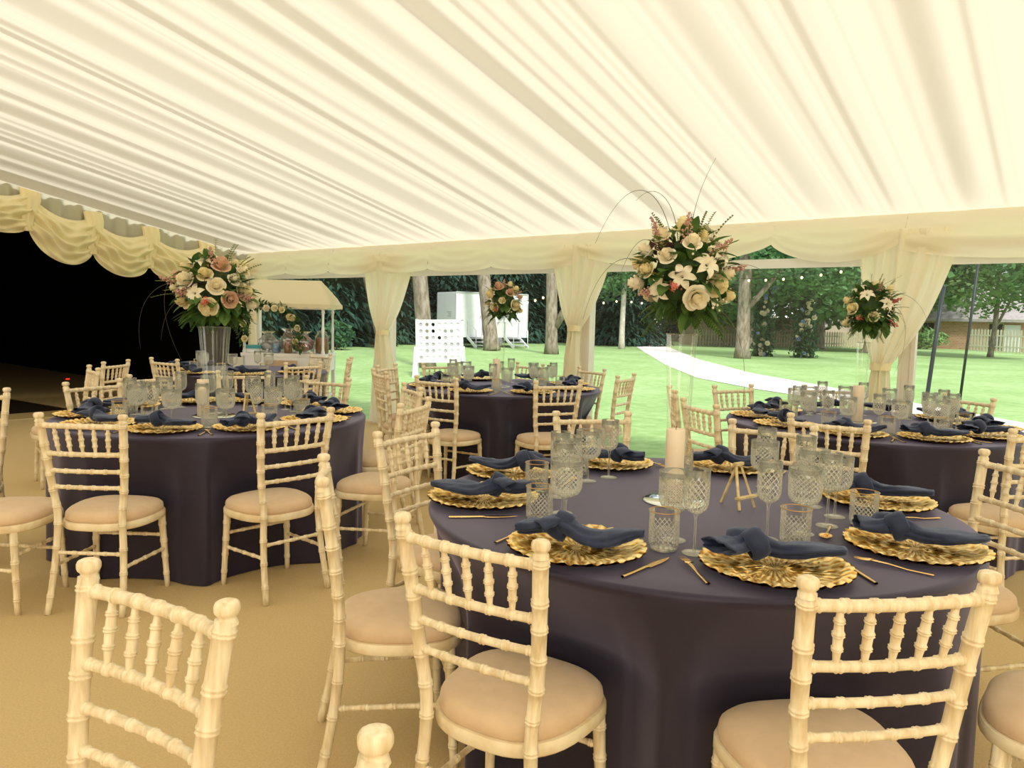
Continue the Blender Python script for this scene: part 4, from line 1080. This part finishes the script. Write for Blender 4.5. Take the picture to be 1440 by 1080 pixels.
# ------------------------------------------------------------------ outdoors
def px_path(L_, R_):
    mb = MB(); n = len(L_)
    vs = [(*p, -.02) for p in L_] + [(*p, -.02) for p in R_]
    mb.add(vs, [(i, i + 1, n + i + 1, n + i) for i in range(n - 1)]); return mb
Lp = [(-24, 42), (-20.1, 36.1), (-12.5, 24.2), (-7.1, 15.8), (-3.96, 11.4), (-1.7, 9.5), (-.58, 8.8), (.66, 7.9), (2.16, 6.1), (4.0, 4.0), (9, .3)]
Rp = [(-22.6, 43), (-18.7, 37.4), (-12.2, 27), (-7.9, 20.1), (-3.65, 14.4), (-1.1, 11.9), (.3, 10.4), (1.7, 8.9), (3.3, 7.3), (5.4, 5.2), (11, .6)]
struct(px_path(Lp, Rp).build('garden_path', M['path'], smooth=False))
def leafball(mb, c, R_, n_, rr, ls):
    for i in range(n_):
        while True:
            p = Vector((rr.uniform(-1, 1), rr.uniform(-1, 1), rr.uniform(-1, 1)))
            if .25 < p.length < 1: break
        lump = 1 + .22 * sin(4.1 * p.x + c[0]) * sin(3.7 * p.z + 1) + .15 * sin(6 * p.y)
        q = Vector(c) + Vector((p.x * R_[0], p.y * R_[1], p.z * R_[2])) * lump
        a = Vector((rr.gauss(0, 1), rr.gauss(0, 1), rr.gauss(0, .5))).normalized(); b = a.cross(Vector((rr.gauss(0, 1), rr.gauss(0, 1), rr.gauss(0, 1)))).normalized(); s = ls * rr.uniform(.6, 1.3)
        mb.add([q - a * s, q + b * s * .55, q + a * s, q - b * s * .55], [(0, 1, 2, 3)])
def trunk_tree(name, x, y, r0, r1, h, lean, mat, label, cat='tree', fork=None, crown=None, group=None, bow=0):
    root = empty(name, (x, y, -.03)); tag(root, label, cat, group)
    rr = random.Random(int(abs(x * 100 + y * 7))); mb = MB(); pts = []; rs = []
    for i in range(19):
        t = i / 18; z = h * t
        pts.append((lean[0] * t + bow * sin(pi * t) + .05 * sin(5 * t + x), lean[1] * t + .04 * sin(4 * t), z)); rs.append((r0 + (r1 - r0) * t) * (1 + (.30 * math.exp(-z * 6))) * (1 + .03 * sin(17 * t)))
    mb.tube(pts, rs, 14)
    if fork:
        f0, f1, fr = fork; mb.tube([f0, [(a + b) / 2 + .05 for a, b in zip(f0, f1)], f1], [fr, fr * .9, fr * .7], 10)
    mb.build('trunk', mat, root)
    if crown:
        for (c, R_, n_, m_, ls) in crown: cm = MB(); leafball(cm, c, R_, n_, rr, ls); cm.build('crown', M[m_], root)
    return root
TG = 'tall grey tree trunks on the lawn'
trunk_tree('pine_tree', -19.0, 14.3, .24, .19, 9, (-2.3, -1.0, 0), M['bark'], 'leaning grey tree trunk left of the tied drape on the second post', group=TG)
trunk_tree('pine_tree', -10.5, 8.2, .22, .19, 9, (-.5, -.5, 0), M['bark'], 'thick grey tree trunk behind the giant game', group=TG)
trunk_tree('pine_tree', -16.4, 18.0, .30, .24, 9, (-1.6, .2, 0), M['bark'], 'curving grey tree trunk in front of the white trailer', group=TG)
trunk_tree('forked_tree', -13.3, 18.1, .24, .20, 9, (-.5, -.1, 0), M['bark'], 'forked pale trunk just left of the drape on the middle post', fork=((.05, .05, 1.1), (1.3, 1.1, 3.9), .17), group=TG)
trunk_tree('birch_tree', -14.7, 26.0, .14, .10, 7, (-.1, 0, 0), M['birch'], 'slim pale birch trunk under a leafy crown beside the path', crown=[((0, 0, 4.3), (2.3, 2.0, 1.7), 3600, 'decid', .11)])
trunk_tree('ash_tree', -7.4, 23.1, .27, .21, 8, (-.3, -.1, 0), M['bark'], 'tree with a sturdy trunk and low leafy crown left of the floral arch', fork=((0, 0, 1.9), (1.3, 1.0, 4), .11), crown=[((1.9, 1.7, 4.1), (3.4, 2.8, 1.75), 7500, 'decid', .12)])
# dark conifers
def make_conifer(seed):
    root = empty('conifer_tree'); tag(root, 'x', 'tree', 'dark conifers along the edge of the lawn'); rr = random.Random(seed)
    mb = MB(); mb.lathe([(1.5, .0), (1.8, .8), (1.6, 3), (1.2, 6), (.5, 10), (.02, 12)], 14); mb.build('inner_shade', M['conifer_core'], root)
    mb = MB()
    for i in range(5200):
        z = 11.8 * rr.random() ** 1.6; ph = .5 + .5 * sin(z * 3.3 + 2 * sin(seed + z)); th = rr.uniform(0, 6.28)
        rad_ = (2.35 * (1 - z / 12.5) ** .55 + .05) * (rr.uniform(.74, .95) + .16 * ph + .08 * sin(3 * th + z))
        p = Vector((rad_ * cos(th), rad_ * sin(th), z + .12)); d = Vector((cos(th), sin(th), rr.uniform(-.75, .15))); L = rr.uniform(.22, .52)
        leaf(mb, p - d * L * .5, d + Vector((rr.gauss(0, .45), rr.gauss(0, .45), 0)), L, L * .17, .25, n=2)
    mb.build('foliage', M['conifer'], root)
    mb = MB(); mb.tube([(0, 0, -.03), (0, 0, 1.2)], [.2, .16], 10); mb.build('trunk', M['bark'], root)
    return root
cons = [Maker(make_conifer(s)) for s in (1, 2)]
CL = [(-16.4, 41.2), (-20.2, 44.8), (-26.5, 37.5), (-23, 6.2), (-22.8, 10.6), (-23.6, 15.0), (-24.4, 19.4), (-24.6, 23.8), (-23.8, 28.2), (-21.8, 32.2), (-18.0, 31.4), (-28, 13), (-29, 18.5), (-28.5, 32.5), (-27.8, 8.2), (-29.2, 25.5)]
for i, (x, y) in enumerate(CL): cons[i % 2]((x, y, -.03), i * 1.7, 'dark green conifer in the dense row beyond the lawn', 'dark conifers along the edge of the lawn', 1.0 + .08 * (i % 3))
def shrub(x, y, R_, n_, m_, ls, label, z=None):
    root = empty('shrub', (x, y, -.03)); tag(root, label, 'shrub'); rr = random.Random(int(x * 31 + y)); mb = MB()
    leafball(mb, (0, 0, R_[2] * .95), R_, n_, rr, ls); mb.build('foliage', M[m_], root)
    mb = MB(); mb.tube([(0, 0, 0), (.05, 0, R_[2])], [.04, .02], 8); mb.build('stem', M['bark'], root)
shrub(-19.4, 12.2, (.7, .6, .6), 300, 'shrub', .13, 'small bushy shrub at the foot of the dark conifers')
DT = [(-12.0, 35.5, 4.2, 4.9, 'decid', 'leafy tree filling the gap just left of the floral arch'), (-5.9, 36.5, 4.2, 4.9, 'decid', 'leafy tree just right of the floral arch'),
      (-16.5, 44.5, 5.2, 5.2, 'decid', 'broad leafy tree behind the left end of the picket fence'),
      (-9.5, 40.0, 5.0, 5.2, 'decid', 'broad leafy tree rising behind the floral arch'),
      (-7.6, 50.5, 5.2, 5.6, 'decid', 'broad leafy tree beside the gabled outbuilding'),
      (-25.5, 47, 6, 5.5, 'decid', 'broad leafy tree beyond the far end of the path')]
for x, y, R_, z, m_, lb in DT: trunk_tree('broadleaf_tree', x, y, .3, .2, 4, (.1, 0, 0), M['bark'], lb, crown=[((0, 0, z), (R_, R_ * .8, R_ * .74), 7500, m_, .24)])
trunk_tree('broadleaf_tree', -.6, 38.5, .13, .09, 5, (.1, 0, 0), M['bark'], 'pale green tree with thin trunks in front of the barn roof', fork=((0, 0, 1.2), (1.0, .3, 4), .07), crown=[((.2, 0, 4.6), (2.9, 2.4, 2.3), 6000, 'decid_light', .14)])
trunk_tree('broadleaf_tree', 2.2, 35.0, .14, .09, 5, (.2, 0, 0), M['bark'], 'darker green tree at the right edge beyond the lawn', fork=((0, 0, 1.2), (-.9, .3, 4), .07), crown=[((0, 0, 4.6), (2.5, 2.4, 2.1), 4600, 'decid', .14)])
trunk_tree('broadleaf_tree', -6.2, 62, .2, .12, 5, (.1, 0, 0), M['bark'], 'pale distant tree showing above the left end of the barn roof', crown=[((0, 0, 6.2), (2.6, 2.4, 2.2), 2400, 'decid_light', .2)])
# barn
barn = empty('brick_barn', (-3.4, 52.0, -.03), -.20); tag(barn, 'long brick barn with a grey tiled roof beyond the lawn at the right', 'building')
mb = MB(); mb.box((4, 3, 1.0), (22, 6, 2.06)); mb.build('wall', M['brick'], barn, False)
mb = MB()
mb.add([(-8, -.4, 2.0), (16, -.4, 2.0), (14.5, 3, 5.0), (-4.6, 3, 5.0), (-8, 6.4, 2.0), (16, 6.4, 2.0)], [(0, 1, 2, 3), (4, 3, 2, 5), (0, 3, 4), (1, 5, 2)])
mb.box((4, -.38, 1.96), (24, .1, .18)); mb.build('roof', M['tile'], barn, False)
for x in (-2.6, 1.55, 7.5):
    mb = MB(); mb.box((x, -.01, .95), (.75, .06, 1.6)); mb.build('window_opening', M['black_metal'], barn, False)
    mb = MB(); mb.box((x, -.04, 1.82), (1.1, .08, .16)); mb.build('lintel', M['fence'], barn, False)
mb = MB(); mb.box((2.5, -.03, .85), (.9, .06, 1.7)); mb.build('door', M['white'], barn, False)
gab = empty('gabled_shed', (-10.2, 47.6, -.03), .45); tag(gab, 'pale gabled outbuilding with a light roof edge right of the floral arch', 'building')
mb = MB(); mb.add([(-1.7, 0, 0), (2.6, 0, 0), (2.6, 0, 3.3), (2.3, 0, 3.3), (-1.7, 0, 1.0), (-1.7, 3, 0), (2.6, 3, 0), (2.6, 3, 3.3), (2.3, 3, 3.3), (-1.7, 3, 1.0)], [(0, 1, 2, 3, 4), (9, 8, 7, 6, 5), (1, 6, 7, 2), (0, 4, 9, 5)]); mb.build('wall', M['render'], gab, False)
mb = MB(); mb.bar((-2.1, -.12, .82), (2.4, -.12, 3.42), .26, .16); mb.add([(-2.1, -.2, .92), (2.4, -.2, 3.52), (2.4, 3.3, 3.52), (-2.1, 3.3, .92)], [(0, 1, 2, 3)]); mb.build('roof_edge', M['tile'], gab, False)
shed = empty('garden_shed', (-12.7, 43.2, -.03), .5); tag(shed, 'low tan wooden shed behind the picket fence and floral arch', 'shed')
mb = MB(); mb.box((0, 0, .85), (3.0, 1.6, 1.7)); mb.build('wall', M['shed'], shed, False)
mb = MB(); mb.box((0, 0, 1.76), (3.2, 1.8, .12)); mb.build('roof', M['render'], shed, False)
shed2 = empty('boarded_shed', (-15.6, 38.6, -.03), .6); tag(shed2, 'brown boarded shed behind the front bouquet at the end of the path', 'shed')
mb = MB(); mb.box((0, 0, 1.0), (3.6, 1.6, 2.0)); mb.build('wall', M['shed'], shed2, False)
mb = MB(); mb.box((0, 0, 2.05), (3.8, 1.8, .1)); mb.build('roof', M['fence'], shed2, False)
def picket(x0, y0, x1, y1, h, label, mat='fence', step=.2):
    root = empty('picket_fence', (x0, y0, -.03)); tag(root, label, 'fence'); dx, dy_ = x1 - x0, y1 - y0; L = hypot(dx, dy_); n = int(L / step); an = atan2(dy_, dx); rot = Matrix.Rotation(an, 3, 'Z')
    mb = MB()
    for i in range(n):
        t = (i + .5) / n; c = Vector((dx * t, dy_ * t, 0)); mb.box(c + Vector((0, 0, h / 2)), (.12, .018, h), rot)
        mb.add([c + rot @ Vector((-.06, 0, h)), c + rot @ Vector((.06, 0, h)), c + rot @ Vector((0, 0, h + .07))], [(0, 1, 2)])
    mb.build('picket_row', M[mat], root, False)
    for z in (.25, .75): mb = MB(); mb.box((dx / 2, dy_ / 2, h * z), (L, .04, .08), rot); mb.build('rail', M[mat], root, False)
picket(-15.2, 35.0, -8.6, 46.6, .95, 'weathered picket fence behind the floral arch')
picket(-3.0, 49.6, 3.0, 46.6, 1.35, 'grey picket fence in front of the barn at the right edge', 'alu')
shrub(-5.4, 49.2, (1.3, .9, .75), 900, 'decid_light', .12, 'low bright shrub at the left end of the barn wall')
# floral arch
ar = empty('floral_arch', (-6.93, 26.3, -.03), .44); tag(ar, 'leafy wedding arch dotted with white and blue flowers on the lawn', 'arch')
rr = random.Random(33); pa = []
for i in range(61):
    t = i / 60
    if t < .38: pa.append(Vector((-.88, 0, 2.45 * t / .38)))
    elif t > .62: pa.append(Vector((.88, 0, 2.45 * (1 - t) / .38)))
    else: a = pi - (t - .38) / .24 * pi; pa.append(Vector((.88 * cos(a), 0, 2.45 + .6 * sin(a))))
mb = MB(); mb.tube(pa, .03, 8); mb.build('frame', M['black_metal'], ar)
mb = MB()
for i in range(8500):
    p = rr.choice(pa); g = .42 if p.z < 1.9 else .26
    q = p + Vector((rr.gauss(0, g * .5), rr.gauss(0, g * .45), rr.gauss(0, .08))); q.z = max(q.z, .03)
    leaf(mb, q, (rr.gauss(0, 1), rr.gauss(0, 1), rr.gauss(0, 1)), rr.uniform(.12, .22), .045, .2, n=2)
mb.build('foliage', M['shrub'], ar)
for i in range(56):
    p = rr.choice(pa); q = p + Vector((rr.gauss(0, .17), -.32 + rr.gauss(0, .06), rr.gauss(0, .06))); q.z = max(q.z, .10); mb = MB(); rose(mb, q, (rr.uniform(-.4, .4), -1, .2), rr.uniform(.06, .12), rr)
    mb.build('flower', M['blue_petal' if (p.z > 2.5 or rr.random() < .28) else 'white_petal'], ar)
# string lights
def lights(a, b, n, sag, label, rb=.045):
    A, B = Vector(a), Vector(b); root = empty('string_lights', A); tag(root, label, 'string lights'); D = B - A; mb = MB()
    P = lambda t: D * t + Vector((0, 0, -sag * 4 * t * (1 - t)))
    mb.tube([P(i / 30) for i in range(31)], .008, 5); mb.build('cable', M['wire'], root)
    for i in range(n):
        p = P((i + .5) / n); mb = MB(); mb.lathe([(.02, 0), (.02, -.03)], 8, p, True); h = mb.build('bulb_holder', M['wire'], root)
        mb = MB(); mb.ball(p + Vector((0, 0, -.08)), rb, 8, 6, 1.2); mb.build('bulb', M['bulb'], h)
lights((-7.5, 22.7, 3.15), (-2.4, 21.6, 3.55), 7, .15, 'string of warm bulbs in front of the trees above the floral arch')
lights((-15.9, 18.0, 2.0), (-13.4, 17.8, 2.35), 6, .12, 'string of warm bulbs between the curving trunk and the forked trunk')
lights((-13.0, 18.5, 2.35), (-14.55, 25.6, 2.45), 4, .2, 'string of warm bulbs between the forked trunk and the birch')
lights((-14.45, 25.8, 2.4), (-7.8, 23.0, 2.9), 9, .35, 'string of warm bulbs between the birch and the sturdy tree')
for (x, y, tx, ty, h, r_, lb) in ((1.83, 8.0, 1.96, 8.1, 2.12, .034, 'thicker dark pole on the lawn right of the widest drape'), (1.96, 10.8, 2.1, 10.9, 3.1, .026, 'thinner taller dark pole on the lawn at the right')):
    root = empty('lawn_pole', (x, y, -.03)); tag(root, lb, 'pole'); mb = MB(); mb.tube([(0, 0, 0), (tx - x, ty - y, h)], [r_, r_], 10); mb.build('shaft', M['black_metal'], root)
    mb = MB(); mb.ball((tx - x, ty - y, h), r_ * 1.1, 8, 5); mb.build('cap', M['black_metal'], root)
# giant four-in-a-row game
ga = empty('giant_row_game', (-7.95, 6.15, -.03), .64); ga.rotation_euler = (0, rad(-1.6), .64); tag(ga, 'giant white four-in-a-row game standing on the lawn', 'game')
rows = ['gDDwwww', 'gDDwDDw', 'wDgDgww', 'wggwggg', 'wggwgww', 'gwwwgww']
PW, PH, z0 = 1.10, .96, .36; cw, chh = (PW - .10) / 7, (PH - .04) / 6
mb = MB()
for fy in (-.035, .035):
    for r_ in range(6):
        for c in range(7):
            cx = -PW / 2 + .05 + cw * (c + .5); cz = z0 + .02 + chh * (5 - r_ + .5); vs = []; K = 16
            for i in range(K):
                t = 2 * pi * i / K + pi / 4; q = max(abs(cos(t)), abs(sin(t)))
                vs.append((cx + cw / 2 * cos(t) / q, fy, cz + chh / 2 * sin(t) / q))
            for i in range(K): t = 2 * pi * i / K + pi / 4; vs.append((cx + .043 * cos(t), fy, cz + .043 * sin(t)))
            mb.add(vs, [(i, (i + 1) % K, K + (i + 1) % K, K + i) for i in range(K)])
mb.box((-PW / 2 + .025, 0, z0 + PH / 2), (.05, .08, PH + .06)); mb.box((PW / 2 - .025, 0, z0 + PH / 2), (.05, .08, PH + .06)); mb.box((0, 0, z0), (PW, .08, .04)); mb.box((0, 0, z0 + PH), (PW, .08, .03))
mb.build('board', M['white'], ga, False)
for r_ in range(6):
    for c in range(7):
        k = rows[r_][c]
        if k == 'D': continue
        mb = MB(); mb.lathe([(0, -.008), (.030, -.008), (.036, -.012), (.052, -.012), (.052, .012), (0, .012)], 16)
        mb.xf(Matrix.Translation((-PW / 2 + .05 + cw * (c + .5), 0, z0 + .02 + chh * (5 - r_ + .5))) @ Matrix.Rotation(pi / 2, 4, 'X')); mb.build('disc', M['white' if k == 'w' else 'palegrey'], ga, True, 40)
for s in (-1, 1):
    mb = MB(); mb.bar((s * (PW / 2 + .01), -.38, .0), (s * (PW / 2 + .01), -.02, .70), .05, .05); mb.bar((s * (PW / 2 + .01), .38, .0), (s * (PW / 2 + .01), .02, .70), .05, .05); mb.bar((s * (PW / 2 + .01), -.40, .03), (s * (PW / 2 + .01), .40, .03), .06, .06); mb.bar((s * PW / 2, 0, 0), (s * PW / 2, 0, .38), .06, .06); mb.build('stand', M['white_cool'], ga, False)
# white trailer with steps
TX, TY, TR = -19.2, 18.75, 1.20
tr = empty('white_trailer', (TX, TY, -.03), TR); tag(tr, 'white toilet trailer parked under the trees', 'trailer')
mb = MB(); mb.box((1.9, 1.0, 1.50), (3.8, 2.0, 2.06)); mb.build('body', M['white'], tr, False)
mb = MB(); mb.box((-.012, 1.0, 1.50), (.02, 1.96, 2.02)); mb.build('end_panel', M['white_cool'], tr, False)
for x in (.95, 2.9):
    mb = MB(); mb.box((x, -.012, 1.45), (.80, .02, 1.84)); d = mb.build('door', M['white'], tr, False)
    mb = MB(); mb.box((x + .3, -.03, 1.4), (.03, .03, .16)); mb.build('handle', M['grey'], d, False)
mb = MB(); mb.box((.0, -.02, 1.5), (.05, .05, 2.06)); mb.box((3.8, -.02, 1.5), (.05, .05, 2.06)); mb.box((1.9, -.02, 2.52), (3.8, .05, .05)); mb.build('edge_trim', M['palegrey'], tr, False)
mb = MB(); mb.box((-.026, .62, 1.62), (.008, .50, .022)); mb.box((-.026, .55, 1.53), (.008, .36, .018)); mb.box((-.026, .62, 1.44), (.008, .46, .016)); mb.build('notice', M['palegrey'], tr, False)
for x in (1.7, 2.2):
    mb = MB(); mb.lathe([(.10, -.09), (.29, -.09), (.31, -.05), (.31, .05), (.29, .09), (.10, .09)], 20, cap0=True, cap1=True); mb.xf(Matrix.Translation((x, .1, .31)) @ Matrix.Rotation(pi / 2, 4, 'X')); mb.build('wheel', M['grey'], tr, True, 40)
mb = MB(); mb.box((1.9, 1.0, .40), (3.6, 1.6, .16)); mb.build('chassis', M['black_metal'], tr, False)
def steps(lx, label):
    p = Matrix.Rotation(TR, 3, 'Z') @ Vector((lx, -.06, 0)); root = empty('trailer_steps', (TX + p.x, TY + p.y, -.03), TR); tag(root, label, 'steps')
    for s in (-1, 1):
        mb = MB(); mb.bar((s * .38, -.95, .02), (s * .38, -.02, .50), .04, .14); mb.build('stringer', M['white'], root, False)
        mb = MB(); mb.tube([(s * .38, -.90, .05), (s * .38, -.90, .80), (s * .38, -.04, 1.25), (s * .38, -.04, .48)], .018, 6); mb.build('handrail', M['white'], root)
    for k in range(3): mb = MB(); mb.box((0, -.76 + .30 * k, .12 + .155 * k), (.74, .27, .03)); mb.build('tread', M['palegrey'], root, False)
steps(.95, 'white steps to the nearer door of the white trailer'); steps(2.9, 'white steps with handrails at the right end of the white trailer')
